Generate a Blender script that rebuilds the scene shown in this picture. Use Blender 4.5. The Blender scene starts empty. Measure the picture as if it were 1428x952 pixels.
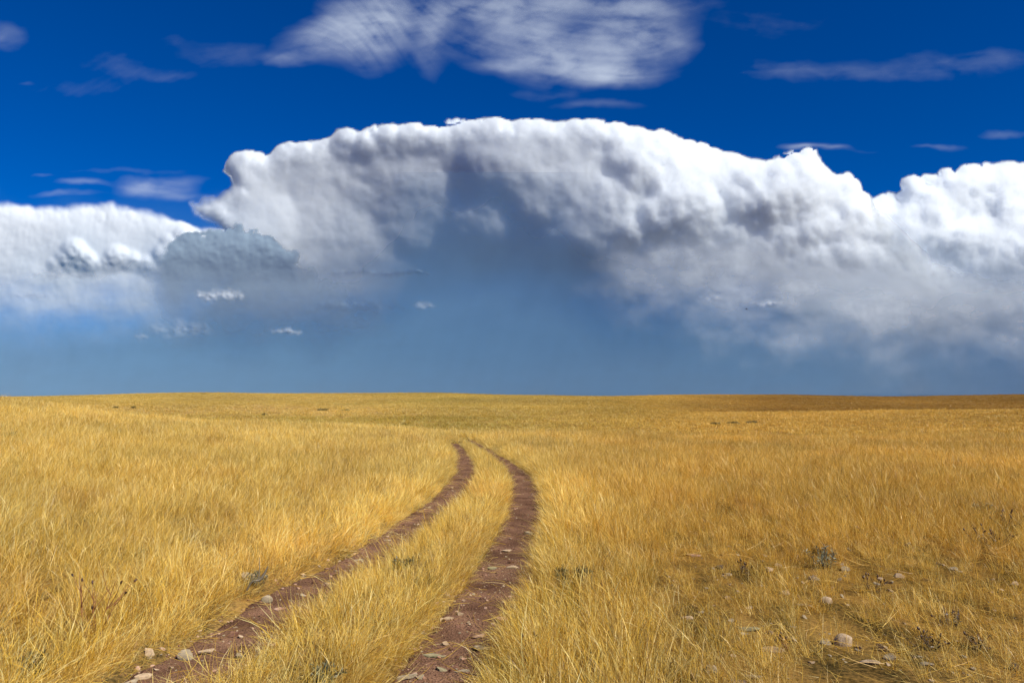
import bpy, bmesh, math, random
import numpy as np
from mathutils import Vector, Matrix, Euler

random.seed(7)
RNG = np.random.default_rng(11)
S = bpy.context.scene
COL = S.collection
R = math.radians

# ------------------------------------------------------------------ camera
EYE = 1.7
FPX, CX, CY = 1110.0, 714.0, 476.0          # focal length and centre in the 1428 x 952 frame
PITCH = math.atan(72.0 / FPX)
cam_data = bpy.data.cameras.new('camera')
cam_data.sensor_width = 36.0
cam_data.lens = 36.0 * FPX / 1428.0
cam_data.clip_start = 0.05
cam_data.clip_end = 120000.0
cam = bpy.data.objects.new('camera', cam_data)
COL.objects.link(cam)
cam.location = (0, 0, EYE)
cam.rotation_euler = (math.pi / 2 + PITCH, 0, 0)
S.camera = cam

# ------------------------------------------------------------------ sky and sun
SUN_AZ, SUN_EL = R(128.0), R(42.0)           # from +Y (view direction) towards +X
SUN_DIR = Vector((math.sin(SUN_AZ) * math.cos(SUN_EL), math.cos(SUN_AZ) * math.cos(SUN_EL), math.sin(SUN_EL)))
world = bpy.data.worlds.new('World')
S.world = world
world.use_nodes = True
wn, wl = world.node_tree.nodes, world.node_tree.links
wn.clear()
sky = wn.new('ShaderNodeTexSky')
sky.sky_type = 'NISHITA'
sky.sun_disc = False
sky.sun_elevation = SUN_EL
sky.sun_rotation = SUN_AZ
sky.altitude = 1500
sky.air_density = 0.85
sky.dust_density = 0.05
sky.ozone_density = 3.0
hs = wn.new('ShaderNodeHueSaturation')
hs.inputs['Saturation'].default_value = 1.95
hs.inputs['Hue'].default_value = 0.502
hs.inputs['Value'].default_value = 1.0
bg = wn.new('ShaderNodeBackground')
bg.inputs['Strength'].default_value = 0.11
wo = wn.new('ShaderNodeOutputWorld')
wl.new(sky.outputs[0], hs.inputs['Color'])
pol = wn.new('ShaderNodeMix'); pol.data_type = 'RGBA'; pol.blend_type = 'MULTIPLY'   # the deep blue of a polarised sky, all round
pol.inputs['Factor'].default_value = 1.0
pol.inputs[7].default_value = (0.56, 0.51, 0.765, 1)
wl.new(hs.outputs[0], pol.inputs[6])
wl.new(pol.outputs[2], bg.inputs['Color'])
wl.new(bg.outputs[0], wo.inputs['Surface'])

sun_data = bpy.data.lights.new('sun', 'SUN')
sun_data.energy = 5.0
sun_data.angle = R(0.53)
sun_data.color = (1.0, 0.935, 0.82)
sun = bpy.data.objects.new('sun', sun_data)
COL.objects.link(sun)
sun.rotation_euler = SUN_DIR.to_track_quat('Z', 'Y').to_euler()
sun.location = (60, -20, 80)

S.view_settings.view_transform = 'Standard'
S.view_settings.look = 'None'
S.view_settings.exposure = 0.12
S.view_settings.gamma = 1.0
S.cycles.use_denoising = True
S.cycles.denoiser = 'OPENIMAGEDENOISE'
S.cycles.denoising_input_passes = 'RGB_ALBEDO_NORMAL'
S.cycles.denoising_prefilter = 'ACCURATE'
S.cycles.use_adaptive_sampling = False
S.cycles.max_bounces = 8
S.cycles.diffuse_bounces = 4
S.cycles.transparent_max_bounces = 24

# ------------------------------------------------------------------ helpers
def tag(o, label=None, cat=None, group=None, kind=None):
    if label: o['label'] = label
    if cat: o['category'] = cat
    if group: o['group'] = group
    if kind: o['kind'] = kind
    return o

def smooth(a, b, x):
    t = np.clip((np.asarray(x, float) - a) / (b - a), 0, 1)
    return t * t * (3 - 2 * t)

def mesh_np(name, verts, faces, mat, parent=None, attrs=None, shade=True):
    """verts (n,3), faces (m,k) -> one linked mesh object; attrs {name: (n,) or (n,4)} on points"""
    verts = np.asarray(verts, np.float32)
    faces = np.asarray(faces, np.int32)
    me = bpy.data.meshes.new(name)
    k = faces.shape[1]
    me.vertices.add(len(verts))
    me.vertices.foreach_set('co', verts.ravel())
    me.loops.add(faces.size)
    me.loops.foreach_set('vertex_index', faces.ravel())
    me.polygons.add(len(faces))
    me.polygons.foreach_set('loop_start', np.arange(0, faces.size, k, dtype=np.int32))
    me.polygons.foreach_set('loop_total', np.full(len(faces), k, np.int32))
    me.polygons.foreach_set('use_smooth', np.full(len(faces), shade, bool))
    me.update(calc_edges=True)
    for an, av in (attrs or {}).items():
        av = np.asarray(av, np.float32)
        if av.ndim == 1:
            me.attributes.new(an, 'FLOAT', 'POINT').data.foreach_set('value', av)
        elif av.shape[1] == 3:
            me.attributes.new(an, 'FLOAT_VECTOR', 'POINT').data.foreach_set('vector', av.ravel())
        else:
            me.attributes.new(an, 'FLOAT_COLOR', 'POINT').data.foreach_set('color', av.ravel())
    if mat is not None:
        me.materials.append(mat)
    o = bpy.data.objects.new(name, me)
    COL.objects.link(o)
    if parent is not None:
        o.parent = parent
    return o

def new_mat(name):
    m = bpy.data.materials.new(name)
    m.use_nodes = True
    m.node_tree.nodes.clear()
    return m, m.node_tree.nodes, m.node_tree.links

def rays(u, v):
    """unit-forward ray directions (world) for photograph pixels"""
    u = np.asarray(u, float); v = np.asarray(v, float)
    a = (u - CX) / FPX; b = (CY - v) / FPX
    c, s = math.cos(PITCH), math.sin(PITCH)
    return np.stack([a, c - b * s, s + b * c], -1)

# gradient noise ---------------------------------------------------------
def _hash(ix, iy, seed):
    h = (ix.astype(np.int64) * 374761393 + iy.astype(np.int64) * 668265263 + seed * 2147483647 + seed * 97531) & 0xFFFFFFFF
    h = ((h ^ (h >> 13)) * 1274126177) & 0xFFFFFFFF
    h = ((h ^ (h >> 16)) * 2246822519) & 0xFFFFFFFF
    return (h ^ (h >> 15)) & 0xFFFF

def perlin(x, y, seed=0):
    x = np.asarray(x, float); y = np.asarray(y, float)
    xi, yi = np.floor(x), np.floor(y)
    fx, fy = x - xi, y - yi
    w = lambda t: t * t * t * (t * (t * 6 - 15) + 10)
    out = 0
    ux, uy = w(fx), w(fy)
    def g(dx, dy):
        a = _hash(xi + dx, yi + dy, seed) * (2 * math.pi / 65536.0)
        return np.cos(a) * (fx - dx) + np.sin(a) * (fy - dy)
    n0 = g(0, 0) * (1 - ux) + g(1, 0) * ux
    n1 = g(0, 1) * (1 - ux) + g(1, 1) * ux
    return (n0 * (1 - uy) + n1 * uy) * 1.5

def fbm(x, y, octaves=4, seed=0, gain=0.5, lac=2.03):
    a, f, s, t = 1.0, 1.0, 0.0, 0.0
    for i in range(octaves):
        s = s + a * perlin(x * f + 17.3 * i, y * f - 9.1 * i, seed + i)
        t += a; a *= gain; f *= lac
    return s / t

def billow(x, y, octaves=4, seed=0, gain=0.5):
    a, f, s, t = 1.0, 1.0, 0.0, 0.0
    for i in range(octaves):
        s = s + a * np.abs(perlin(x * f + 5.7 * i, y * f + 3.3 * i, seed + i))
        t += a; a *= gain; f *= 2.07
    return s / t

def blur(a, sig):
    """gaussian blur by FFT with mirrored edges"""
    p = int(3 * sig) + 1
    b = np.pad(a, p, mode='reflect' if min(a.shape) > p else 'edge')
    fy = np.fft.fftfreq(b.shape[0])[:, None]; fx = np.fft.rfftfreq(b.shape[1])[None]
    g = np.exp(-2 * (math.pi * sig) ** 2 * (fx * fx + fy * fy))
    b = np.fft.irfft2(np.fft.rfft2(b) * g, s=b.shape)
    return b[p:-p, p:-p]
# ------------------------------------------------------------------ clouds: solid relief shells of many kilometres, lit by the sun
def poly_sdf(U, V, poly):
    """signed distance to a closed polygon, positive inside"""
    P = np.asarray(poly, float); Q = np.roll(P, -1, 0)
    d2 = np.full(U.shape, 1e12); inside = np.zeros(U.shape, bool)
    for (x0, y0), (x1, y1) in zip(P, Q):
        ex, ey = x1 - x0, y1 - y0
        t = np.clip(((U - x0) * ex + (V - y0) * ey) / (ex * ex + ey * ey + 1e-9), 0, 1)
        d2 = np.minimum(d2, (U - x0 - t * ex) ** 2 + (V - y0 - t * ey) ** 2)
        if y0 != y1:
            c = (y0 > V) != (y1 > V)
            inside ^= c & (U < ex * (V - y0) / (y1 - y0) + x0)
    return np.where(inside, 1, -1) * np.sqrt(d2)

def scatter_interp(U, V, pts, sig):
    """smooth field through scattered (u, v, value) samples; evaluated coarse, then enlarged"""
    pts = np.asarray(pts, float)
    num = np.zeros(U.shape); den = np.full(U.shape, 1e-12)
    for u, v, b in pts:
        w = np.exp(-(((U - u) / sig[0]) ** 2 + ((V - v) / sig[1]) ** 2) * 0.5) + 1e-9 / (1 + (U - u) ** 2 + (V - v) ** 2)
        num += w * b; den += w
    return num / den

def puffs(U, V, radius, seed, density=1.4, squash=1.0):
    """cauliflower relief: the upper hull of many hemispheres"""
    rng = np.random.default_rng(seed)
    u0, v0 = U[0, 0], V[0, 0]; st = U[0, 1] - U[0, 0]
    H, W = U.shape
    n = int(density * (W * st) * (H * st) / radius ** 2)
    out = np.zeros(U.shape)
    cx = rng.uniform(0, W, n); cy = rng.uniform(0, H, n); rr = radius * rng.uniform(.55, 1.35, n)
    lift = rng.uniform(-.35, .25, n) * radius
    for x, y, r, l in zip(cx, cy, rr, lift):
        k = r / st
        xa, xb, ya, yb = max(0, int(x - k)), min(W, int(x + k) + 2), max(0, int(y - k)), min(H, int(y + k) + 2)
        if xa >= xb or ya >= yb: continue
        yy, xx = np.ogrid[ya:yb, xa:xb]
        q = r * r - ((xx - x) ** 2 + (yy - y) ** 2) * st * st
        s = np.sqrt(np.maximum(q, 0)) + l
        np.maximum(out[ya:yb, xa:xb], np.where(q > 0, s, 0), out=out[ya:yb, xa:xb])
    return out

SL = np.array([SUN_DIR.x, SUN_DIR.z]); SLN = float(np.hypot(*SL)); SL = SL / SLN; SY = -SUN_DIR.y

def relief_for(B, step, lam=0.10, low=1e-5):
    """relief (towards the viewer, in photo pixels) whose slope towards the sun gives about the brightness B"""
    p = np.linspace(-1.0, 4.0, 1200)
    L = (SY + SLN * p) / np.sqrt(1 + p * p)
    k = int(np.argmax(L))
    P = np.interp(np.clip(B, L[0], L[k]), L[:k + 1], p[:k + 1])
    H, W = P.shape
    pad = max(H, W) // 2
    Pp = np.pad(P - P.mean(), pad, mode='linear_ramp')
    ky = 2 * np.pi * np.fft.fftfreq(Pp.shape[0])[:, None] / step
    kx = 2 * np.pi * np.fft.fftfreq(Pp.shape[1])[None] / step
    D = 1j * (kx * SL[0] - ky * SL[1])           # image rows run downwards
    k2 = kx * kx + ky * ky
    Hf = -np.conj(D) * np.fft.fft2(Pp) / (np.abs(D) ** 2 + lam * k2 + low)
    h = np.real(np.fft.ifft2(Hf))[pad:-pad, pad:-pad]
    # the mean slope that the solve removes goes back in as a tilt
    U = np.arange(W) * step; V = np.arange(H)[:, None] * step
    m = P.mean()
    return h - m * (SL[0] * U[None] - SL[1] * V)

def cloud_mat(name, albedo, soft):
    m, n, l = new_mat(name)
    at = n.new('ShaderNodeAttribute'); at.attribute_name = 'cover'
    ds = n.new('ShaderNodeBsdfPrincipled')
    ds.subsurface_method = 'BURLEY'
    ds.inputs['Base Color'].default_value = (*albedo, 1)
    ds.inputs['Roughness'].default_value = 1.0
    ds.inputs['Specular IOR Level'].default_value = 0.0
    ds.inputs['Subsurface Weight'].default_value = 1.0
    ds.inputs['Subsurface Radius'].default_value = (1.0, 1.0, 1.0)
    ds.inputs['Subsurface Scale'].default_value = soft
    tr = n.new('ShaderNodeBsdfTransparent')
    mx = n.new('ShaderNodeMixShader'); o = n.new('ShaderNodeOutputMaterial')
    l.new(at.outputs['Fac'], mx.inputs[0]); l.new(tr.outputs[0], mx.inputs[1]); l.new(ds.outputs[0], mx.inputs[2])
    l.new(mx.outputs[0], o.inputs['Surface'])
    return m

def cloud(name, label, D, box, poly, bright, sig=(38, 20), step=2.0, edge_amp=9.0, soft_edge=3.0, detail=None,
          amps=(.62, .52, .62), radii=(38, 18, 8), round_px=40.0, fade=None, mat=None, seed=1, group=None, warp=8.0, smooth_px=1.25, thick=160.0, shade=(1.25, 1.7), rim=.55, extra=None, relief=1.0, solid=False):
    u = np.arange(box[0], box[1] + step, step); v = np.arange(box[2], box[3] + step, step)
    U, V = np.meshgrid(u, v)
    wx = warp * fbm(U / 60, V / 60, 4, seed); wy = warp * fbm(U / 60, V / 60, 4, seed + 40)
    sd = poly_sdf(U + wx, V + wy, poly)
    pf = [puffs(U, V, r, seed + 7 * i) for i, r in enumerate(radii)]
    sd = sd + edge_amp * (pf[1] / radii[1] - .75) + 0.45 * edge_amp * (pf[2] / radii[2] - .7)
    # coarse brightness -> relief
    c = 4
    Uc, Vc = np.meshgrid(np.arange(box[0] - 80, box[1] + 81, step * c), np.arange(box[2] - 60, box[3] + 61, step * c))
    B = .94 * scatter_interp(Uc, Vc, bright, sig)
    hc = relief_for(np.where(B < .5, .5 - (.5 - B) * (shade[0] + (shade[1] - shade[0]) * smooth(300, 410, Vc)), B), step * c)   # the shaded parts turn away from the sun
    def up(a):
        gx = (U - Uc[0, 0]) / (step * c); gy = (V - Vc[0, 0]) / (step * c)
        x0 = np.clip(np.floor(gx).astype(int), 0, a.shape[1] - 2); y0 = np.clip(np.floor(gy).astype(int), 0, a.shape[0] - 2)
        fx, fy = gx - x0, gy - y0
        return (a[y0, x0] * (1 - fx) + a[y0, x0 + 1] * fx) * (1 - fy) + (a[y0 + 1, x0] * (1 - fx) + a[y0 + 1, x0 + 1] * fx) * fy
    h = up(blur(hc, 2.2)) * relief; Bu = up(B)
    am = detail(U, V, Bu, sd) if detail else np.ones(U.shape)
    am = am if isinstance(am, tuple) else (am, am, am)
    for f, r, a, w in zip(pf, radii, amps, am):
        h = h + blur(f, smooth_px * (0.6 + r / 30.0)) * a * w
    if extra is not None: h = h + extra(U + wx, V + wy)
    h = h + 1.3 * am[2] * fbm(U / 6, V / 6, 2, seed + 95)
    h = h + 4.5 * am[1] * fbm(U / 16, V / 16, 4, seed + 90)
    t = np.clip(sd / round_px, 0, 1)
    edge = np.sqrt(1 - (1 - t) ** 2)
    h = h + edge * round_px * rim
    h = h - h[sd > 0].mean()
    thick_map = thick * np.sqrt(1 - (1 - np.clip(sd / 120, 0, 1)) ** 2)
    se = soft_edge(U, V) if callable(soft_edge) else soft_edge
    den = smooth(-0.3, 1.0, sd / se)
    if fade is not None:
        den = den * fade(U, V)
    keep = den > 0.004
    q = keep[:-1, :-1] | keep[1:, :-1] | keep[:-1, 1:] | keep[1:, 1:]
    Hh, W = U.shape
    idx = np.arange(Hh * W).reshape(Hh, W)
    F = np.stack([idx[1:, :-1][q], idx[1:, 1:][q], idx[:-1, 1:][q], idx[:-1, :-1][q]], -1)
    ray = rays(U, V); ray = ray / ray[..., 1:2]
    k = D / FPX
    front = np.array([0, 0, EYE]) + ray * (D - h * k)[..., None]
    back = np.array([0, 0, EYE]) + ray * (D - (h - thick_map - 4) * k)[..., None]
    used = np.zeros(Hh * W, bool); used[F.ravel()] = True
    remap = np.cumsum(used) - 1; n1 = int(used.sum())
    vf = front.reshape(-1, 3)[used]; d1 = den.ravel()[used]
    Ff = remap[F]
    if solid:                                  # a hull closes the rear
        vb = back.reshape(-1, 3)[used]
        vf = np.vstack([vf, vb]); Ff = np.vstack([Ff, Ff[:, ::-1] + n1]); d1 = np.concatenate([d1, d1])
    o = mesh_np(name, vf, Ff, mat, attrs={'cover': d1})
    tag(o, label, 'cloud', group)
    return o

def soft_mat(name, albedo):
    m, n, l = new_mat(name)
    at = n.new('ShaderNodeAttribute'); at.attribute_name = 'cover'
    df = n.new('ShaderNodeBsdfDiffuse'); df.inputs['Color'].default_value = (*albedo, 1)
    tr = n.new('ShaderNodeBsdfTransparent'); mx = n.new('ShaderNodeMixShader'); o = n.new('ShaderNodeOutputMaterial')
    l.new(at.outputs['Fac'], mx.inputs[0]); l.new(tr.outputs[0], mx.inputs[1]); l.new(df.outputs[0], mx.inputs[2]); l.new(mx.outputs[0], o.inputs['Surface'])
    return m
M_white = soft_mat('white_cloud', (.75, .81, .85))
M_storm = cloud_mat('storm_cloud_white', (.71, .77, .81), 480.0)
M_grey = soft_mat('grey_cloud', (.60, .80, .93))

main_poly = [(325, 214), (350, 213), (372, 214), (400, 206), (440, 199), (475, 184), (500, 184), (520, 177), (560, 178), (600, 175), (625, 168),
             (690, 164), (720, 170), (780, 172), (815, 169), (870, 174), (930, 187), (975, 201), (1040, 219), (1068, 227), (1086, 214), (1108, 208),
             (1132, 208), (1147, 226), (1160, 240), (1182, 244), (1198, 262), (1215, 285), (1260, 330), (1330, 385), (1500, 400), (1700, 430), (1860, 470), (1900, 640), (-420, 640), (-400, 520), (-250, 470), (-80, 455),
             (120, 452), (250, 440), (300, 400), (330, 345), (305, 318), (265, 286), (318, 266), (326, 255), (312, 238)]
MB = []
def row(v, s):
    for t in s.split(','):
        a, b = t.split(':'); MB.append((float(a), v, float(b) / 10))
row(170, '600:8,690:8.5,780:9,870:9')
row(200, '330:7.6,390:7.2,450:7,510:7.2,570:7.5,630:8,690:8.5,750:9,810:9,870:9,930:9,990:9,1050:9,1110:9,1150:9')
row(230, '330:7,390:6.6,450:6.5,510:5.6,570:5.6,630:5.4,690:5.2,750:6.2,810:7.8,870:8.5,930:9.5,990:10,1050:9.5,1110:9,1160:9')
row(260, '300:8,330:7.4,390:7,450:6,510:4,570:3.5,630:3.2,690:3.2,750:4.2,810:6,870:8,930:9,990:10,1050:9,1110:8,1170:9,1200:9')
row(290, '270:8,330:8,390:7.5,450:6.5,510:4.6,570:3.4,630:2.8,690:2.8,750:3.4,810:5.5,870:9,930:9,990:8,1050:8.5,1110:8,1170:9,1230:9')
row(320, '330:7.5,390:7.5,450:7,510:5.4,570:3.6,630:1.8,690:1.4,750:1.6,810:3,870:8.5,930:7.5,990:6.5,1050:7,1110:7.5,1170:9.5,1230:8.5')
row(350, '390:7,450:7,510:6.5,570:5,630:2.5,690:2,750:2,810:2.5,870:5.4,930:5.6,990:5.4,1050:6,1110:7,1170:9,1230:9,1290:8')
row(380, '450:6.5,500:5.2,570:3.2,630:1.8,690:1.5,750:1.5,810:2,870:3.4,930:4.2,990:4.6,1050:5.4,1110:6.2,1170:7,1230:7.8,1290:7,1350:6,1410:5')
row(410, '400:4.6,510:3.6,570:2.2,630:1,690:1,750:1,810:1.5,870:2.6,930:3.6,990:4.2,1050:4.6,1110:5.2,1170:6,1230:6.6,1290:5,1350:4,1410:3.5')
row(440, '0:3,150:2,300:1,500:1,600:1,700:1,800:1,870:1.5,930:2,990:2.5,1050:3,1110:4,1170:5,1230:5,1290:3.5,1350:3,1410:3')
row(470, '0:2,150:1.5,300:1,500:1,600:1,700:1,800:1,900:1,990:2,1050:3.5,1110:4,1170:4,1230:4,1290:3,1350:2.5,1420:2')
row(500, '0:1.2,150:1,300:.8,500:.8,600:.8,700:.8,800:.8,900:1,990:1.5,1050:2,1110:2,1170:2.5,1230:2.5,1290:2,1350:2,1420:2')
row(530, '0:1,150:1,300:.8,500:.8,600:.8,700:.8,800:.8,900:.8,990:1,1050:1.3,1110:1.5,1170:1.5,1230:1.5,1290:1.5,1350:1.5,1420:1.5')
row(570, '0:1,150:1,300:.8,500:.8,600:.8,700:.8,800:.8,900:.8,990:1,1050:1.3,1110:1.5,1170:1.5,1230:1.5,1290:1.5,1350:1.5,1420:1.5')
def main_detail(U, V, B, sd):
    right = smooth(800, 900, U)
    low = 1 - .9 * smooth(325, 400, V)
    rim = smooth(46, 8, sd)
    lit = smooth(.35, .75, B)
    left = smooth(470, 400, U)
    return (low * (right * .55 * lit * (1 - .9 * smooth(265, 345, V)) + (1 - right) * (.28 + .10 * rim)), low * (right * .65 * lit + (1 - right) * (.22 + .30 * rim) * (1 - .4 * left) + .05), low * (right * .6 * lit + (1 - right) * (.18 + .60 * rim) + .04))
def storm_fade(U, V):
    w = V - 75 * smooth(1020, 1180, U) + 30 * fbm(U / 120, V / 60, 3, 77)
    return 1 - .55 * smooth(320, 440, w)
storm = cloud('storm_cloud', 'huge arching white storm cloud with a blue-grey shaded base filling the horizon', 12000.0,
              (-430, 1910, 150, 600), main_poly, MB, detail=main_detail, solid=True, smooth_px=1.15, radii=(50, 20, 8), mat=M_storm, fade=storm_fade, seed=3, round_px=46, edge_amp=8,
              soft_edge=lambda U, V: 3.0 + 60 * smooth(1195, 1250, U) * smooth(268, 310, V) + 14 * smooth(420, 300, U) * smooth(250, 275, V) + 50 * smooth(330, 200, U) * smooth(330, 430, V))


def ellipse(u, v, a, b, n=22, seed=0):
    r = np.random.default_rng(seed)
    return [(u + a * math.cos(t) * r.uniform(.8, 1.15), v + b * math.sin(t) * r.uniform(.7, 1.2) * (1.0 if math.sin(t) < 0 else .7)) for t in np.linspace(0, 2 * math.pi, n, endpoint=False)]

# layered bank with its bright turrets at the left, and the dark mound before it
bank_poly = [(-400, 430), (-330, 370), (-260, 330), (-180, 300), (-70, 284), (40, 286), (90, 290), (150, 287), (182, 291), (230, 301), (272, 316), (310, 322), (330, 360), (330, 500), (-400, 520)]
turrets = [(104, 352, 19), (90, 364, 15), (121, 362, 15), (164, 358, 17), (150, 368, 13), (181, 364, 14), (204, 371, 15), (218, 379, 11), (75, 374, 13), (255, 330, 13), (236, 340, 12), (228, 352, 14), (135, 372, 12)]
def bank_lumps(U, V):
    h = np.zeros(U.shape)
    for u, v, r in turrets:
        q = np.maximum(0, r * r - (U - u) ** 2 - ((V - v) * np.where(V > v, .7, 1.0)) ** 2)
        h = np.maximum(h, np.sqrt(q) * .62)
    return (blur(h, 1.2) + 2.2 * fbm(U / 9, V / 9, 3, 8) * smooth(2, 10, h)) * (1 - smooth(352, 392, V))
bank_B = [(u, v, b / 10) for v, b in ((285, 7), (310, 6.8), (340, 6.2), (370, 5.8), (400, 5.5), (430, 5), (460, 4.2), (490, 3)) for u in range(-420, 340, 60)]
cloud('layered_cloud', 'pale grey-white cloud bank with small bright turrets, far left below thin wisps', 11600.0, (-430, 340, 270, 520), bank_poly, bank_B,
      extra=bank_lumps, detail=lambda U, V, B, sd: np.full(U.shape, .16), mat=M_white, seed=21, round_px=30, edge_amp=3, soft_edge=lambda U, V: 9 + 8 * fbm(U / 40, V / 30, 2, 3), smooth_px=2.5,
      fade=lambda U, V: (1 - .97 * smooth(375, 490, V + 34 * fbm(U / 60, V / 34, 4, 9))) * (1 - smooth(190, 310, U + 30 * fbm(U / 40, V / 40, 3, 10)) * smooth(325, 385, V)), sig=(45, 22), thick=60)
mound_poly = [(196, 420), (206, 372), (218, 352), (232, 340), (246, 334), (264, 330), (284, 333), (296, 324), (312, 318), (332, 321), (343, 327), (352, 321), (368, 323), (384, 338), (400, 351),
              (414, 357), (424, 374), (436, 372), (450, 384), (474, 390), (506, 408), (540, 432), (562, 500), (562, 540), (150, 540), (170, 470)]
mound_B = [(u, v, b / 10 + .10) for v, b in ((322, 2.4), (345, 2.4), (370, 2.3), (400, 2.2), (430, 2), (470, 1.5), (520, 1)) for u in range(180, 560, 50)]
cloud('dark_cloud', 'blue-grey shaded heaped cloud standing in front of the white anvil, left of centre', 5600.0, (140, 590, 305, 545), mound_poly, mound_B,
      detail=lambda U, V, B, sd: .13 * (1 - .8 * smooth(345, 400, V)), smooth_px=3.0, mat=M_grey, seed=41, round_px=14, edge_amp=11, soft_edge=lambda U, V: 3.0 + 45 * smooth(340, 410, V) + 22 * smooth(250, 205, U),
      radii=(24, 12, 6), rim=.0, fade=lambda U, V: 1 - smooth(370, 505, V + 30 * fbm(U / 60, V / 40, 3, 15)), sig=(40, 18), thick=40)
right_poly = [(1196, 330), (1203, 292), (1213, 277), (1230, 268), (1256, 264), (1257, 250), (1275, 245), (1300, 249), (1318, 240), (1345, 232), (1366, 236), (1400, 228), (1440, 226), (1495, 230), (1560, 250), (1620, 246), (1690, 280), (1750, 300), (1800, 360), (1850, 420),
              (1850, 480), (1180, 480), (1180, 400)]
right_B = []
for v, t in ((240, '1200:9,1260:9,1320:9,1400:9'), (265, '1200:9,1260:8.8,1320:8.5,1400:9'), (290, '1210:9.3,1260:8.5,1300:7.4,1350:8.2,1410:8.8'), (320, '1200:9.2,1230:8.6,1290:7.4,1350:7.4,1420:8'),
             (350, '1200:9,1240:9,1290:8,1350:6.8,1420:7'), (380, '1200:7,1240:8,1290:7.2,1350:6,1420:5.4'), (410, '1200:5,1240:6,1290:5,1350:4,1420:3.4'), (450, '1200:4,1260:4,1350:3,1420:2.6')):
    for q in t.split(','):
        a, b = q.split(':'); right_B.append((float(a), v, float(b) / 10))
cloud('cumulus_cloud', 'bright white billowing cloud at the far right beyond the blue notch', 12900.0, (1160, 1870, 205, 480), right_poly, right_B,
      solid=True, smooth_px=1.15, mat=M_storm, seed=52, round_px=30, edge_amp=7, soft_edge=lambda U, V: 3.0 + 110 * smooth(280, 350, V) * smooth(1300, 1200, U), sig=(30, 16),
      detail=lambda U, V, B, sd: .75 * (1 - .7 * smooth(320, 420, V)), fade=lambda U, V: 1 - smooth(385, 495, V + 26 * fbm(U / 60, V / 40, 3, 25)), thick=90)

M_painted_haze = soft_mat('painted_rain_haze', (.345, .665, .95))  # added sheet: blue of air haze and shade put into its base colour
haze_B = [(u, v, b / 10) for v in (300, 400, 500, 600) for u, b in ((-60, 2.6), (100, 2.3), (250, 1.6), (400, 1.0), (600, .7), (750, .8), (900, 1.1), (1050, 1.8), (1200, 2.4), (1350, 2.3), (1480, 2.0))]
cloud('painted_haze_curtain', 'smooth curtain of distant rain and painted blue-grey haze hanging below the storm to the horizon', 6800.0, (-600, 2030, 240, 620), [(-640, 200), (2070, 200), (2070, 680), (-640, 680)], haze_B,
      sig=(120, 90), step=5.0, edge_amp=0, soft_edge=3, radii=(60, 40, 30), amps=(0, 0, 0), round_px=4, mat=M_painted_haze, seed=71, thick=6, smooth_px=6, shade=(1, 1), warp=1,
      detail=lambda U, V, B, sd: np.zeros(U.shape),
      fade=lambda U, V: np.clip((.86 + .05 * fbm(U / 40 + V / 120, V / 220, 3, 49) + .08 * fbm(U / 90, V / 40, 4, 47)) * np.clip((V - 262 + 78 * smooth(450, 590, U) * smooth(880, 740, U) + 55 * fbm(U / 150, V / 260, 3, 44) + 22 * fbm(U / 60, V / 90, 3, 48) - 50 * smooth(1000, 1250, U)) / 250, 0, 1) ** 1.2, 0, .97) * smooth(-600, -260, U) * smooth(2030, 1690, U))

pale_poly = [(820, 400), (850, 345), (930, 322), (1010, 318), (1080, 322), (1150, 330), (1210, 360), (1270, 352), (1330, 365), (1420, 372), (1500, 380), (1500, 520), (1290, 500), (1240, 520), (1180, 490), (1100, 500), (1030, 495), (960, 470), (880, 450)]
pale_B = []
for v, t in ((350, '860:5,1000:5.5,1150:7.5,1250:7.5,1350:6,1480:5.5'), (400, '860:4,1000:4.6,1150:6,1250:6.4,1350:4.6,1480:4'), (450, '860:3.4,1000:4,1100:5,1180:5.4,1250:5.6,1350:4.2,1480:3.8'), (500, '860:3,1000:4,1100:4.8,1200:4.6,1350:3.6,1480:3.4')):
    for q in t.split(','):
        a, b = q.split(':'); pale_B.append((float(a), v, float(b) / 10))
cloud('pale_cloud', 'soft pale lavender cloud veil hanging under the bright billows at the right', 5200.0, (780, 1490, 290, 540), pale_poly, pale_B, detail=lambda U, V, B, sd: np.full(U.shape, .10), mat=M_white, seed=83,
      round_px=20, rim=.05, relief=.06, edge_amp=14, warp=22, soft_edge=lambda U, V: np.full(U.shape, 80.0), smooth_px=3.0, thick=14, sig=(60, 26),
      fade=lambda U, V: np.clip(.40 + .75 * fbm(U / 70, V / 38, 5, 84) + .28 * np.exp(-((U - 1220) / 60) ** 2 - ((V - 415) / 45) ** 2) + .42 * np.exp(-((U - 985) / 120) ** 2 - ((V - 358) / 26) ** 2) + .22 * np.exp(-((U - 1110) / 70) ** 2 - ((V - 475) / 14) ** 2), 0.02, .9) * .62 * (1 - .85 * np.exp(-((U - 1215) / 95) ** 2 - ((V - 348) / 52) ** 2)))  # upper middle patch added to lighten the dark band under the billows

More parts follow.
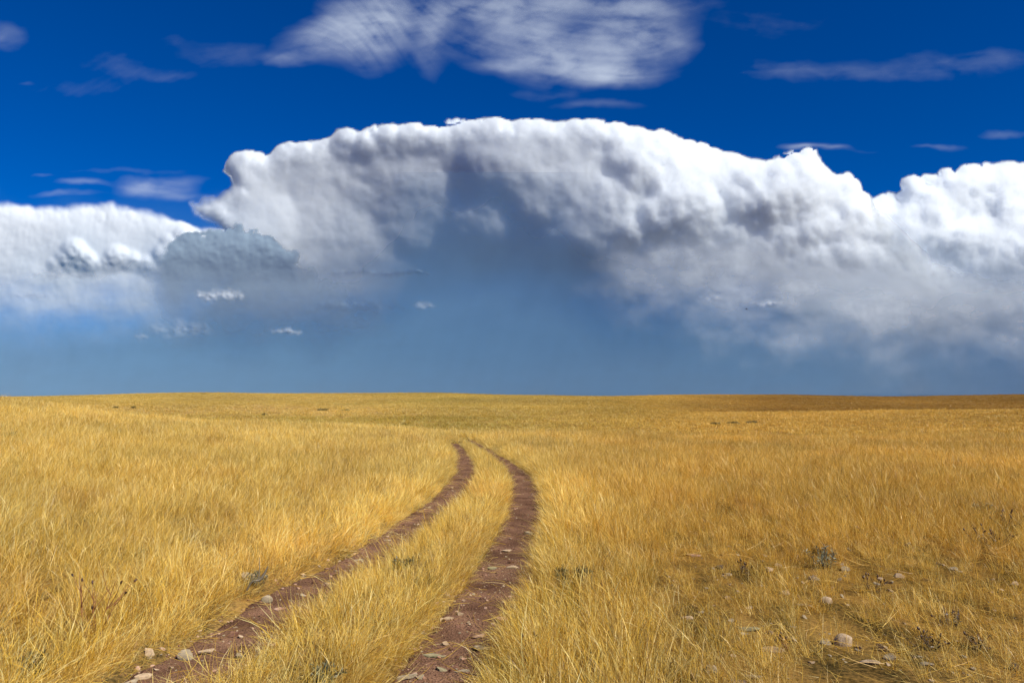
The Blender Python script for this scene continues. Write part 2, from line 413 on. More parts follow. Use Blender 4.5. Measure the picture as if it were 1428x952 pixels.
scud = [   # u, v, half width, half height, brightness, strength, name, label
    (306, 414, 30, 9, 0.50, 0.43, 'small pale cloud shred lit before the dark left mound'),
    (400, 464, 20, 5, 0.43, 0.34, 'tiny flat cloud shred low over the plain, left of centre'),
    (992, 416, 15, 8, 0.46, 0.34, 'tiny round cloud puff under the right part of the storm'),
    (1072, 424, 21, 6, 0.46, 0.34, 'tiny wide cloud puff right of the small bird'),
    (590, 426, 16, 6, 0.40, 0.23, 'very faint tiny cloud puff below the storm centre'),
    (196, 469, 8, 6, 0.43, 0.26, 'tiny round cloud puff lowest at the left'),
    (252, 462, 42, 14, 0.37, 0.18, 'faint wide cloud smudge under the dark left mound'),
    (528, 381, 68, 6, 0.10, 0.29, 'thin dark streak of cloud across the white anvil foot'),
    (495, 430, 62, 10, 0.08, 0.20, 'faint dark cloud streak sloping down below the anvil foot'),
    (90, 384, 36, 6, 0.25, 0.23, 'thin grey cloud streak under the bright left turrets'),
    (45, 412, 26, 5, 0.25, 0.20, 'thin grey cloud streak at the left picture edge'),
]
for i, (u, v, a, b, br, st, lab) in enumerate(scud):
    cloud('cloud_shred', lab, 4700.0 + 30 * i, (u - a * 1.8, u + a * 1.8, v - b * 2.2, v + b * 2.2), ellipse(u, v, a, b, seed=i), [(u, v - b, br + .12), (u, v, br + .06), (u, v + b, br - .04)],
          sig=(40, max(4, b)), step=1.5, edge_amp=b * .55, soft_edge=max(4.5, b * 1.3), radii=(max(8, b * 1.2), max(5, b * .8), 4), amps=(.12, .10, .06), round_px=b, rim=.25, smooth_px=2.0,
          fade=lambda U, V, st=st: np.full(U.shape, st), mat=M_white if br > .2 else M_grey, seed=100 + i * 5, group='cloud shreds under the storm', warp=5, thick=b * .6)

# thin ice cloud: veils at 7 km height, lit through by the sun
def veil_mat():
    m, n, l = new_mat('ice_cloud')
    at = n.new('ShaderNodeAttribute'); at.attribute_name = 'cover'
    a = n.new('ShaderNodeBsdfTranslucent'); a.inputs['Color'].default_value = (.86, .97, 1.0, 1)
    d = n.new('ShaderNodeBsdfDiffuse'); d.inputs['Color'].default_value = (.85, .94, 1.0, 1)
    m1 = n.new('ShaderNodeMixShader'); m1.inputs[0].default_value = .15
    tr = n.new('ShaderNodeBsdfTransparent'); mx = n.new('ShaderNodeMixShader'); o = n.new('ShaderNodeOutputMaterial')
    l.new(a.outputs[0], m1.inputs[1]); l.new(d.outputs[0], m1.inputs[2])
    l.new(at.outputs['Fac'], mx.inputs[0]); l.new(tr.outputs[0], mx.inputs[1]); l.new(m1.outputs[0], mx.inputs[2]); l.new(mx.outputs[0], o.inputs['Surface'])
    return m
M_ice = veil_mat()
def veil(name, label, blobs, seed, height=7000.0, step=1.6, strength=.62, length=80, contrast=1.0):
    B = np.array(blobs, float)
    box = ((B[:, 0] - 2.0 * B[:, 2]).min(), (B[:, 0] + 2.0 * B[:, 2]).max(), max(-40, (B[:, 1] - 2.0 * B[:, 3]).min()), (B[:, 1] + 2.0 * B[:, 3]).max())
    U, V = np.meshgrid(np.arange(box[0], box[1] + step, step), np.arange(box[2], box[3] + step, step))
    wu = U + 16 * fbm(U / 90, V / 60, 4, seed); wv = V + 12 * fbm(U / 90, V / 60, 4, seed + 9)
    den = np.zeros(U.shape); cx = np.zeros(U.shape); cy = np.zeros(U.shape)
    for u, v, a, b, ang, amp in B:
        e = ((wu - u) / a) ** 2 + ((wv - v) / b) ** 2
        den += amp * np.exp(-e * 1.2)
        g = np.exp(-e * .22); cx += g * math.cos(R(ang)); cy += g * math.sin(R(ang))
    nn = np.hypot(cx, cy) + 1e-9; cx, cy = cx / nn, cy / nn
    # fibres: fine noise smeared along the local wind
    rng = np.random.default_rng(seed); H, W = U.shape
    N = blur(rng.normal(size=(H, W)), .9); N /= N.std()
    N2 = blur(rng.normal(size=(H, W)), 3.0); N2 /= N2.std()
    yy, xx = np.mgrid[0:H, 0:W].astype(float)
    acc = np.zeros((H, W)); acc2 = np.zeros((H, W)); tot = 0
    for sgn in (1, -1):
        px, py = xx.copy(), yy.copy()
        for k in range(length):
            i = np.clip(py.round().astype(int), 0, H - 1); j = np.clip(px.round().astype(int), 0, W - 1)
            w = math.cos(k / length * math.pi / 2); acc += w * N[i, j]; acc2 += w * N2[i, j]; tot += w
            px += sgn * cx[i, j]; py += sgn * cy[i, j]
    acc /= acc.std(); acc2 /= acc2.std()
    soft = fbm(wu / 62, wv / 28, 5, seed + 55)
    den = den * np.clip(.62 + contrast * (.06 * acc + .05 * acc2) + .8 * soft, .04, 2.2)
    den = np.clip(den - .035, 0, None)
    den = .90 * (1 - np.exp(-den * strength))
    m = 16
    edge = smooth(0, m, U - box[0]) * smooth(0, m, box[1] - U) * smooth(0, 6, V - box[2]) * smooth(0, m, box[3] - V)
    den = den * edge
    ray = rays(U, V)
    z = height + 60 * fbm(U / 80, V / 40, 2, seed + 2)
    P = np.array([0, 0, EYE]) + ray * ((z - EYE) / np.maximum(ray[..., 2], .05))[..., None]
    idx = np.arange(H * W).reshape(H, W)
    F = np.stack([idx[1:, :-1].ravel(), idx[1:, 1:].ravel(), idx[:-1, 1:].ravel(), idx[:-1, :-1].ravel()], -1)
    o = mesh_np(name, P.reshape(-1, 3), F, M_ice, attrs={'cover': den.ravel()})
    return tag(o, label, 'cloud', 'thin ice clouds above the storm')

veil('ice_cloud', 'broad feathery ice cloud high above the storm dome, sweeping plumes to its left',
     [(395, 82, 34, 10, -28, .45), (440, 58, 44, 20, -30, .8), (480, 38, 34, 34, 62, 1.2), (520, 36, 26, 44, 72, 1.5), (556, 30, 26, 40, 78, .9), (600, 42, 22, 50, 82, .75), (650, 18, 60, 16, 10, .7), (655, 62, 44, 22, 32, .35), (725, 30, 60, 34, 14, .9),
      (760, 66, 60, 26, 16, .8), (700, 92, 36, 12, 24, .5), (800, 88, 80, 24, 10, 1.2), (855, 106, 48, 14, 6, 1.3), (860, 50, 60, 40, -10, 1.0), (915, 40, 34, 34, -30, .8), (950, 60, 26, 22, -50, .35), (780, 8, 160, 16, 4, .9), (830, 148, 60, 7, 6, .3), (760, 132, 50, 7, 14, .22)], 5, strength=.56)
veil('ice_cloud', 'very faint wispy ice cloud in the upper left blue', [(165, 90, 50, 26, -35, .13), (230, 104, 44, 12, -30, .13), (245, 56, 34, 9, 30, .10), (310, 74, 70, 18, -15, .15), (110, 125, 110, 14, -25, .08)], 15)
veil('ice_cloud', 'small faint ice cloud patch at the left picture edge', [(10, 52, 26, 16, -20, .36), (35, 118, 12, 4, 0, .15)], 25)
veil('ice_cloud', 'broken thin ice cloud flakes just above the left bank', [(215, 262, 42, 13, 12, .75), (195, 255, 26, 10, -8, .35), (120, 256, 32, 5, 8, .45), (90, 273, 38, 4, 8, .42), (60, 246, 16, 3, 0, .3), (170, 238, 80, 4, 4, .2), (250, 274, 20, 5, 18, .5), (240, 250, 40, 6, 14, .3)], 35)
veil('ice_cloud', 'long faint ice cloud streaks in the upper right blue', [(1090, 96, 80, 14, -12, .14), (1190, 103, 130, 11, 2, .17), (1310, 92, 110, 20, -6, .15), (1385, 82, 70, 15, -8, .12), (1060, 34, 130, 30, 10, .09)], 45)
veil('cap_cloud', 'thin lens shaped cap cloud over the tallest right tower', [(1128, 206, 30, 4.2, 2, 1.3), (1165, 209, 22, 3.5, 8, .8), (1205, 212, 14, 2, 2, .4)], 55, step=1.0)
veil('ice_cloud', 'faint narrow ice cloud wisps above the far right cloud', [(1325, 207, 26, 5, 3, .4), (1290, 208, 20, 3, 0, .15), (1405, 189, 34, 7, -4, .3)], 65, step=1.5)
# ------------------------------------------------------------------ terrain
def vz(v, r, az):
    """height whose sight line meets photograph row v at distance r"""
    return EYE - (np.asarray(v, float) - 548.0) / FPX * r * np.cos(az)
UC = np.array([-60, 0, 105, 190, 300, 400, 490, 620, 700, 850, 950, 1100, 1250, 1428, 1490], float)
AZC = np.arctan((UC - CX) / FPX)
C1 = np.array([552, 553, 566, 578, 586, 589, 591, 600, 601, 601, 606, 608, 607, 606, 606], float) + 8.0
C2 = np.array([562, 562, 563, 563, 564, 565, 568, 575, 578, 580, 578, 577, 573, 572, 572], float)
CH = 549 + 1.5 * (-549 + np.interp(UC, [0, 150, 280, 450, 540, 640, 780, 900, 1000, 1150, 1250, 1350, 1428], [552, 549, 546.5, 548.5, 546, 547.5, 551.5, 550, 548.5, 549, 551, 550, 549])) + 1.3
RT = np.array([0, 6, 12, 22, 32, 42, 50, 60, 80, 105, 130, 165, 185, 225, 290, 350, 410, 480, 700, 1500, 5000, 50000], float)
RG = np.concatenate([np.arange(0, 60, .5), np.geomspace(60, 50000, 420)])
TAB = np.zeros((len(UC), len(RG)))
for i, (u, az) in enumerate(zip(UC, AZC)):
    zc = vz(C1[i], 42, az); left = u < 560; mid = 560 <= u <= 880
    z2 = vz(C2[i], 165, az); zh = vz(CH[i], 410, az)
    if left: far = [-2.6, z2 - .1, z2, z2 - 1.1, z2 - .5, (z2 + zh) / 2 + .3]
    elif mid: far = [-2.7, -1.9, -1.5, -.9, .2, zh - .55]
    else: far = [-2.9, z2, z2 - .1, z2 - 1.9, vz(564, 290, az), zh - .7]
    Z = [0, 0, zc * .10, zc * .38, zc * .78, zc, zc - .25, zc - 1.2, -3.0 + .2 * zc, -3.3] + far + [zh, zh - .5, -6, -18, -40, -60]
    fine = np.interp(RG, RT, Z)
    k = 13
    ker = np.hanning(k + 2)[1:-1]; ker /= ker.sum()
    TAB[i] = np.convolve(np.pad(fine, k // 2, mode='edge'), ker, mode='valid')
AZF = np.linspace(AZC[0], AZC[-1], 240)
TABF = np.stack([np.interp(AZF, AZC, TAB[:, j]) for j in range(len(RG))], 1)
ker = np.hanning(19); ker /= ker.sum()
TABF = np.stack([np.convolve(np.pad(TABF[:, j], 9, mode='edge'), ker, mode='valid') for j in range(len(RG))], 1)

def terrain(x, y):
    x = np.asarray(x, float); y = np.asarray(y, float)
    r = np.hypot(x, y); az = np.arctan2(x, y)
    az = np.clip(az, AZF[0], AZF[-1])
    ga = (az - AZF[0]) / (AZF[1] - AZF[0]); a0 = np.clip(ga.astype(int), 0, len(AZF) - 2); fa = ga - a0
    gr = np.interp(r, RG, np.arange(len(RG))); r0 = np.clip(gr.astype(int), 0, len(RG) - 2); fr = gr - r0
    z = (TABF[a0, r0] * (1 - fa) + TABF[a0 + 1, r0] * fa) * (1 - fr) + (TABF[a0, r0 + 1] * (1 - fa) + TABF[a0 + 1, r0 + 1] * fa) * fr
    z = z + .035 * fbm(x / 1.1, y / 1.1, 3, 61) * smooth(1, 3, r) + .07 * fbm(x / 6, y / 6, 2, 62) * smooth(4, 9, r) + .35 * fbm(x / 60, y / 60, 3, 63) * smooth(60, 130, r)
    return z

def ground_at(u, v):
    """point where the sight line through photograph pixel (u, v) meets the terrain"""
    d = rays(u, v)
    t = np.concatenate([np.arange(1, 60, .05), np.geomspace(60, 2000, 900)])
    P = d[None] * t[:, None] + np.array([0, 0, EYE])
    below = P[:, 2] < terrain(P[:, 0], P[:, 1])
    i = int(np.argmax(below)) if below.any() else len(t) - 1
    return P[i]

# the two wheel ruts: centre lines read off the photograph and laid on the ground
RUT_L = [(228, 940), (282, 908), (326, 880), (382, 845), (420, 815), (490, 784), (534, 760), (570, 730), (602, 710), (626, 690), (642, 670), (649, 655), (648, 640), (641, 626), (632, 616)]
RUT_R = [(612, 938), (630, 905), (655, 866), (680, 830), (697, 795), (714, 760), (728, 725), (735, 690), (730, 668), (719, 652), (703, 642), (686, 632), (668, 620), (655, 612)]
def rut_line(px):
    P = np.array([ground_at(a, b)[:2] for a, b in px])
    d = (P[0] - P[2]); d /= np.linalg.norm(d)
    P = np.vstack([P[0] + d * 7, P[0] + d * 3.5, P])
    e = P[-1] - P[-3]; e /= np.linalg.norm(e)
    P = np.vstack([P, P[-1] + e * 2.5 + np.array([-2.2, 0]), P[-1] + e * 5 + np.array([-6, 0]), P[-1] + e * 9 + np.array([-13, 0])])
    s = np.concatenate([[0], np.cumsum(np.hypot(*np.diff(P, axis=0).T))])
    t = np.arange(0, s[-1], .12)
    Q = np.stack([np.interp(t, s, P[:, 0]), np.interp(t, s, P[:, 1])], 1)
    k = np.hanning(23); k /= k.sum()
    Q = np.stack([np.convolve(np.pad(Q[:, j], 11, mode='edge'), k, mode='valid') for j in (0, 1)], 1)
    return Q
LINES = [rut_line(RUT_L), rut_line(RUT_R)]

def rut_dist(x, y):
    """distance to the nearer rut centre and the offset vector towards it"""
    x = np.asarray(x, float).ravel(); y = np.asarray(y, float).ravel()
    best = np.full(x.shape, 1e9); vx = np.zeros(x.shape); vy = np.zeros(x.shape)
    near = np.where(np.hypot(x, y) < 62)[0]
    for L in LINES:
        Ls = L[::2]
        for c in range(0, len(near), 20000):
            ix = near[c:c + 20000]
            d2 = (x[ix, None] - Ls[None, :, 0]) ** 2 + (y[ix, None] - Ls[None, :, 1]) ** 2
            j = d2.argmin(1); d = np.sqrt(d2[np.arange(len(ix)), j])
            m = d < best[ix]
            w = ix[m]
            best[w] = d[m]; vx[w] = Ls[j[m], 0] - x[w]; vy[w] = Ls[j[m], 1] - y[w]
    return best, vx, vy

def ground_z(x, y, d=None):
    x = np.asarray(x, float).ravel(); y = np.asarray(y, float).ravel()
    if d is None: d = rut_dist(x, y)[0]
    return terrain(x, y) - .13 * (1 - smooth(.16, .60, d))

def srgb(r, g, b):
    f = lambda c: (c / 255 / 12.92) if c / 255 <= .04045 else ((c / 255 + .055) / 1.055) ** 2.4
    return (f(r), f(g), f(b))

# colour of the standing grass, by place (dry straw left, redder gold right, green hollow, brown far slope)
def tint_at(x, y):
    x = np.asarray(x, float); y = np.asarray(y, float)
    r = np.hypot(x, y); u = CX + FPX * x / np.maximum(y, .1)
    right = smooth(640, 1000, u) * smooth(3, 9, r)
    base = np.stack([1.04 - .04 * right, 1.01 - .14 * right, .95 - .34 * right], -1)
    n = fbm(x / 5.0, y / 9.0, 3, 301); n2 = fbm(x / 1.6, y / 2.6, 3, 302); n3 = fbm(x / 40, y / 70, 3, 303)
    near = smooth(90, 50, r)
    pale = np.array([1.12, 1.15, 1.25]); red = np.array([.86, .70, .56]); grey = np.array([.72, .68, .74])
    base = base * (1 + .24 * n[..., None] * near[..., None])
    w = (smooth(.08, .45, n2) * .45 * near)[..., None]; base = base * (1 - w + w * red)
    w = (smooth(.18, .5, fbm(x / 2.2, y / 4.5, 3, 305)) * .6 * near * smooth(7, 13, r) * (1 - .4 * right))[..., None]; base = base * (1 - w + w * grey)
    w = (smooth(-.1, .45, n) * .30 * (1 - right) * near)[..., None]; base = base * (1 - w + w * pale)
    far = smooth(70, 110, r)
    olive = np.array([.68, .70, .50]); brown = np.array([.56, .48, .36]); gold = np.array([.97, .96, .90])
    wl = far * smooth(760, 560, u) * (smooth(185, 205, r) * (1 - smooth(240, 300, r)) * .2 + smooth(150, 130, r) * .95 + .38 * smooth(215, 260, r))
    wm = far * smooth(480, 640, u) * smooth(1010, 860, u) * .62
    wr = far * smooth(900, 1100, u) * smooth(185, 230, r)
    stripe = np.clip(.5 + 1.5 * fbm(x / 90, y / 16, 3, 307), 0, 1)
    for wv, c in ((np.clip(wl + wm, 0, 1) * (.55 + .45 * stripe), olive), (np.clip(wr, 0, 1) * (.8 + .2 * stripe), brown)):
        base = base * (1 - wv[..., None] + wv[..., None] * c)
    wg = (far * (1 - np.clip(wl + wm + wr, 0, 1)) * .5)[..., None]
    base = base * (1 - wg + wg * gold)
    base = base * (1 + .30 * n3[..., None] * far[..., None]) * (1 - .72 * smooth(440, 520, r))[..., None]  # unseen plain past the skyline darkened to cut warm bounce onto the clouds
    return np.clip(base, .05, 1.6)

def sparse_at(x, y):
    """the stony, thin part of the field at the lower right"""
    r = np.hypot(x, y); u = CX + FPX * x / np.maximum(y, .1)
    return np.clip(smooth(860, 1000, u) * smooth(11, 7.5, r) * (.46 + .8 * fbm(x / .9, y / 1.2, 3, 311)), 0, .85)

# ground sheet ------------------------------------------------------------
def ground_mat():
    m, n, l = new_mat('dry_ground')
    geo = n.new('ShaderNodeNewGeometry')
    at = n.new('ShaderNodeAttribute'); at.attribute_name = 'tint'
    no = n.new('ShaderNodeTexNoise'); no.inputs['Scale'].default_value = 3.2; no.inputs['Detail'].default_value = 7
    no2 = n.new('ShaderNodeTexNoise'); no2.inputs['Scale'].default_value = 38.0; no2.inputs['Detail'].default_value = 4
    mp = n.new('ShaderNodeMapping'); mp.inputs['Scale'].default_value = (1, .35, 1)
    l.new(geo.outputs['Position'], mp.inputs['Vector']); l.new(mp.outputs[0], no.inputs['Vector']); l.new(geo.outputs['Position'], no2.inputs['Vector'])
    r1 = n.new('ShaderNodeValToRGB'); e = r1.color_ramp.elements
    e[0].position = .40; e[0].color = (.055, .042, .017, 1); e[1].position = .64; e[1].color = (.33, .21, .07, 1)
    ad = n.new('ShaderNodeMath'); ad.operation = 'MULTIPLY_ADD'; ad.inputs[1].default_value = .45; 
    l.new(no2.outputs['Fac'], ad.inputs[0])
    sb = n.new('ShaderNodeMath'); sb.operation = 'MULTIPLY'; sb.inputs[1].default_value = .58
    l.new(no.outputs['Fac'], sb.inputs[0]); l.new(sb.outputs[0], ad.inputs[2]); l.new(ad.outputs[0], r1.inputs[0])
    mu = n.new('ShaderNodeMix'); mu.data_type = 'RGBA'; mu.blend_type = 'MULTIPLY'; mu.inputs['Factor'].default_value = 1
    l.new(r1.outputs[0], mu.inputs[6]); l.new(at.outputs['Color'], mu.inputs[7])
    bs = n.new('ShaderNodeBsdfDiffuse'); bs.inputs['Roughness'].default_value = .8
    bp = n.new('ShaderNodeBump'); bp.inputs['Strength'].default_value = .6; bp.inputs['Distance'].default_value = .02
    l.new(no2.outputs['Fac'], bp.inputs['Height']); l.new(bp.outputs[0], bs.inputs['Normal'])
    l.new(mu.outputs[2], bs.inputs['Color'])
    o = n.new('ShaderNodeOutputMaterial'); l.new(bs.outputs[0], o.inputs['Surface'])
    return m

rr = [0.25]
while rr[-1] < 45: rr.append(rr[-1] + max(.05, min(.22, rr[-1] * .012)))
while rr[-1] < 50000: rr.append(rr[-1] * 1.03)
rr = np.array(rr)
aa = np.concatenate([np.linspace(-math.pi, R(-48), 60, endpoint=False), np.linspace(R(-48), R(48), 560, endpoint=False), np.linspace(R(48), math.pi, 60, endpoint=False)])
AA, RRg = np.meshgrid(aa, rr)
gx, gy = (np.sin(AA) * RRg).ravel(), (np.cos(AA) * RRg).ravel()
gz = ground_z(gx, gy)
nr, na = RRg.shape
ii = np.arange(nr * na).reshape(nr, na)
j2 = np.roll(ii, -1, 1)
F = np.stack([ii[:-1], j2[:-1], j2[1:], ii[1:]], -1).reshape(-1, 4)[:, ::-1]
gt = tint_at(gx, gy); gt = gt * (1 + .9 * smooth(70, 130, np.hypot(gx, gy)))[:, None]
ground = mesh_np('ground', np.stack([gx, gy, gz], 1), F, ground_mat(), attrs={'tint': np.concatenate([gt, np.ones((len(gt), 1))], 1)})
tag(ground, 'gently rolling dry prairie ground under the grass', kind='structure')

# dirt ruts ---------------------------------------------------------------
def dirt_mat():
    m, n, l = new_mat('red_dirt')
    geo = n.new('ShaderNodeNewGeometry')
    a = n.new('ShaderNodeTexNoise'); a.inputs['Scale'].default_value = 2.6; a.inputs['Detail'].default_value = 6
    b = n.new('ShaderNodeTexNoise'); b.inputs['Scale'].default_value = 60; b.inputs['Detail'].default_value = 5; b.inputs['Roughness'].default_value = .7
    v = n.new('ShaderNodeTexVoronoi'); v.inputs['Scale'].default_value = 55
    for q in (a, b, v): l.new(geo.outputs['Position'], q.inputs['Vector'])
    r1 = n.new('ShaderNodeValToRGB'); e = r1.color_ramp.elements
    e[0].position = .32; e[0].color = (.145, .080, .052, 1); e[1].position = .70; e[1].color = (.32, .19, .122, 1)
    l.new(a.outputs['Fac'], r1.inputs[0])
    r2 = n.new('ShaderNodeValToRGB'); e = r2.color_ramp.elements
    e[0].position = .30; e[0].color = (.45, .40, .38, 1); e[1].position = .75; e[1].color = (1.35, 1.3, 1.25, 1)
    l.new(b.outputs['Fac'], r2.inputs[0])
    mu = n.new('ShaderNodeMix'); mu.data_type = 'RGBA'; mu.blend_type = 'MULTIPLY'; mu.inputs['Factor'].default_value = 1
    l.new(r1.outputs[0], mu.inputs[6]); l.new(r2.outputs[0], mu.inputs[7])
    bs = n.new('ShaderNodeBsdfDiffuse'); bs.inputs['Roughness'].default_value = .9
    ad = n.new('ShaderNodeMath'); ad.operation = 'ADD'; l.new(b.outputs['Fac'], ad.inputs[0]); l.new(v.outputs['Distance'], ad.inputs[1])
    bp = n.new('ShaderNodeBump'); bp.inputs['Strength'].default_value = .9; bp.inputs['Distance'].default_value = .018
    l.new(ad.outputs[0], bp.inputs['Height']); l.new(bp.outputs[0], bs.inputs['Normal']); l.new(mu.outputs[2], bs.inputs['Color'])
    o = n.new('ShaderNodeOutputMaterial'); l.new(bs.outputs[0], o.inputs['Surface'])
    return m
M_dirt = dirt_mat()
CS = np.linspace(-.46, .46, 17)
def rut_floor(c):
    return -.075 - .10 * smooth(.24, .46, np.abs(c))
for L, lab in zip(LINES, ('bare red-brown left wheel rut curving through the straw grass', 'bare red-brown right wheel rut with pale flat stones')):
    T = np.gradient(L, axis=0); T /= np.linalg.norm(T, axis=1)[:, None]
    N = np.stack([T[:, 1], -T[:, 0]], 1)
    P = L[:, None] + N[:, None] * CS[None, :, None]
    x, y = P[..., 0], P[..., 1]
    z = terrain(x, y) + rut_floor(CS)[None] + .030 * fbm(x / .15, y / .15, 4, 77) + .02 * fbm(x / .5, y / .5, 2, 78)
    n_, w_ = x.shape; ii = np.arange(n_ * w_).reshape(n_, w_)
    F = np.stack([ii[:-1, :-1], ii[:-1, 1:], ii[1:, 1:], ii[1:, :-1]], -1).reshape(-1, 4)
    o = mesh_np('dirt_path', np.stack([x, y, z], -1).reshape(-1, 3), F, M_dirt)
    if o.data.polygons[0].normal.z < 0: o.data.flip_normals()
    tag(o, lab, kind='structure')
# ------------------------------------------------------------------ grass
def grass_mat(name='dry_grass', ramp=((0, (.36, .185, .014)), (.4, (.89, .59, .068)), (1, (.99, .87, .36))), trans=.36):
    m, n, l = new_mat(name)
    ti = n.new('ShaderNodeAttribute'); ti.attribute_type = 'INSTANCER'; ti.attribute_name = 'tint'
    sh = n.new('ShaderNodeAttribute'); sh.attribute_name = 'hue'
    oi = n.new('ShaderNodeObjectInfo')
    ad = n.new('ShaderNodeMath'); ad.operation = 'MULTIPLY_ADD'; ad.inputs[1].default_value = .45; 
    l.new(oi.outputs['Random'], ad.inputs[0])
    sb = n.new('ShaderNodeMath'); sb.operation = 'SUBTRACT'; sb.inputs[1].default_value = .22
    l.new(sh.outputs['Fac'], sb.inputs[0]); l.new(sb.outputs[0], ad.inputs[2])
    cr = n.new('ShaderNodeValToRGB'); e = cr.color_ramp.elements
    while len(e) < len(ramp): e.new(.5)
    for k, (p, c) in enumerate(ramp): e[k].position = p; e[k].color = (*c, 1)
    l.new(ad.outputs[0], cr.inputs[0])
    mu = n.new('ShaderNodeMix'); mu.data_type = 'RGBA'; mu.blend_type = 'MULTIPLY'; mu.inputs['Factor'].default_value = 1
    l.new(cr.outputs[0], mu.inputs[6]); l.new(ti.outputs['Color'], mu.inputs[7])
    d = n.new('ShaderNodeBsdfDiffuse'); t = n.new('ShaderNodeBsdfTranslucent'); mx = n.new('ShaderNodeMixShader'); mx.inputs[0].default_value = trans
    g = n.new('ShaderNodeBsdfGlossy'); g.inputs['Roughness'].default_value = .45; mg = n.new('ShaderNodeMixShader'); mg.inputs[0].default_value = .05
    l.new(mu.outputs[2], d.inputs['Color']); l.new(mu.outputs[2], t.inputs['Color'])
    l.new(d.outputs[0], mx.inputs[1]); l.new(t.outputs[0], mx.inputs[2]); l.new(mx.outputs[0], mg.inputs[1]); l.new(g.outputs[0], mg.inputs[2])
    o = n.new('ShaderNodeOutputMaterial'); l.new(mg.outputs[0], o.inputs['Surface'])
    return m
M_grass = grass_mat()

def tuft_mesh(name, seed, blades, radius, hmin, hmax, width, bend, seg=4, heads=.35, mat=None, splay=.35):
    rng = np.random.default_rng(seed)
    V, Fc, H = [], [], []
    for b in range(blades):
        a = rng.uniform(0, 2 * math.pi); r = radius * math.sqrt(rng.uniform())
        bx, by = r * math.cos(a), r * math.sin(a)
        h = rng.uniform(hmin, hmax) * (rng.uniform(.75, 1.0))
        az = a + rng.normal(0, .9); s0 = abs(rng.normal(0, splay)); bd = abs(rng.normal(bend, bend * .6))
        w = width * rng.uniform(.6, 1.3)
        fa = rng.uniform(0, math.pi); wx, wy = math.cos(fa), math.sin(fa)
        hue = rng.uniform(); head = rng.uniform() < heads
        prof = [1, .85, .7, .5, .12] if not head else [.55, .45, .4, 1.5, .25]
        px, py, pz, ang = bx, by, -.03, s0
        k0 = len(V)
        for i in range(seg + 1):
            ww = w * np.interp(i / seg, [0, .25, .5, .8, 1], prof) * .5
            V += [(px - wx * ww, py - wy * ww, pz), (px + wx * ww, py + wy * ww, pz)]
            H += [hue, hue]
            ang2 = ang + bd * (i + 1) / seg
            st = (h + .03) / seg
            px += math.sin(ang2) * math.cos(az) * st; py += math.sin(ang2) * math.sin(az) * st; pz += math.cos(ang2) * st
            ang = s0 + bd * (i / seg) ** 1.3
        for i in range(seg): Fc.append((k0 + 2 * i, k0 + 2 * i + 1, k0 + 2 * i + 3, k0 + 2 * i + 2))
    o = mesh_np(name, V, Fc, mat or M_grass, attrs={'hue': np.array(H)})
    COL.objects.unlink(o)
    return o

def collect(name, objs):
    c = bpy.data.collections.new(name)
    for o in objs: c.objects.link(o)
    return c

def lean_euler(dx, dy, ang, spin):
    """rotation that spins about z and then tips by ang towards (dx, dy)"""
    nrm = np.maximum(np.hypot(dx, dy), 1e-9); kx, ky = -dy / nrm, dx / nrm
    c, s = np.cos(ang), np.sin(ang); C = 1 - c
    T = np.stack([np.stack([c + kx * kx * C, kx * ky * C, ky * s], -1), np.stack([kx * ky * C, c + ky * ky * C, -kx * s], -1), np.stack([-ky * s, kx * s, c], -1)], -2)
    cz, sz = np.cos(spin), np.sin(spin); o = np.zeros_like(cz); e = np.ones_like(cz)
    Z = np.stack([np.stack([cz, -sz, o], -1), np.stack([sz, cz, o], -1), np.stack([o, o, e], -1)], -2)
    M = T @ Z
    return np.stack([np.arctan2(M[:, 2, 1], M[:, 2, 2]), -np.arcsin(np.clip(M[:, 2, 0], -1, 1)), np.arctan2(M[:, 1, 0], M[:, 0, 0])], -1)

def scatter(name, label, P, rot, scl, idx, tint, coll):
    me = bpy.data.meshes.new(name)
    me.vertices.add(len(P)); me.vertices.foreach_set('co', np.asarray(P, np.float32).ravel())
    def at(n, t, key, v): me.attributes.new(n, t, 'POINT').data.foreach_set(key, np.asarray(v, np.int32 if t == 'INT' else np.float32).ravel())
    at('rot', 'FLOAT_VECTOR', 'vector', rot); at('scl', 'FLOAT_VECTOR', 'vector', scl); at('idx', 'INT', 'value', idx)
    at('tint', 'FLOAT_COLOR', 'color', np.concatenate([tint, np.ones((len(P), 1))], 1))
    o = bpy.data.objects.new(name, me); COL.objects.link(o)
    ng = bpy.data.node_groups.new(name, 'GeometryNodeTree')
    ng.interface.new_socket('Geometry', in_out='INPUT', socket_type='NodeSocketGeometry')
    ng.interface.new_socket('Geometry', in_out='OUTPUT', socket_type='NodeSocketGeometry')
    n, l = ng.nodes, ng.links
    gi, go = n.new('NodeGroupInput'), n.new('NodeGroupOutput')
    ci = n.new('GeometryNodeCollectionInfo'); ci.inputs['Collection'].default_value = coll
    ci.inputs['Separate Children'].default_value = True; ci.inputs['Reset Children'].default_value = True
    ip = n.new('GeometryNodeInstanceOnPoints'); ip.inputs['Pick Instance'].default_value = True
    def na(nm, t):
        q = n.new('GeometryNodeInputNamedAttribute'); q.data_type = t; q.inputs['Name'].default_value = nm; return q.outputs['Attribute']
    er = n.new('FunctionNodeEulerToRotation')
    l.new(na('rot', 'FLOAT_VECTOR'), er.inputs[0])
    l.new(gi.outputs[0], ip.inputs['Points']); l.new(ci.outputs[0], ip.inputs['Instance']); l.new(na('idx', 'INT'), ip.inputs['Instance Index'])
    l.new(er.outputs[0], ip.inputs['Rotation']); l.new(na('scl', 'FLOAT_VECTOR'), ip.inputs['Scale'])
    l.new(ip.outputs[0], go.inputs[0])
    md = o.modifiers.new('scatter', 'NODES'); md.node_group = ng
    return tag(o, label, kind='stuff')

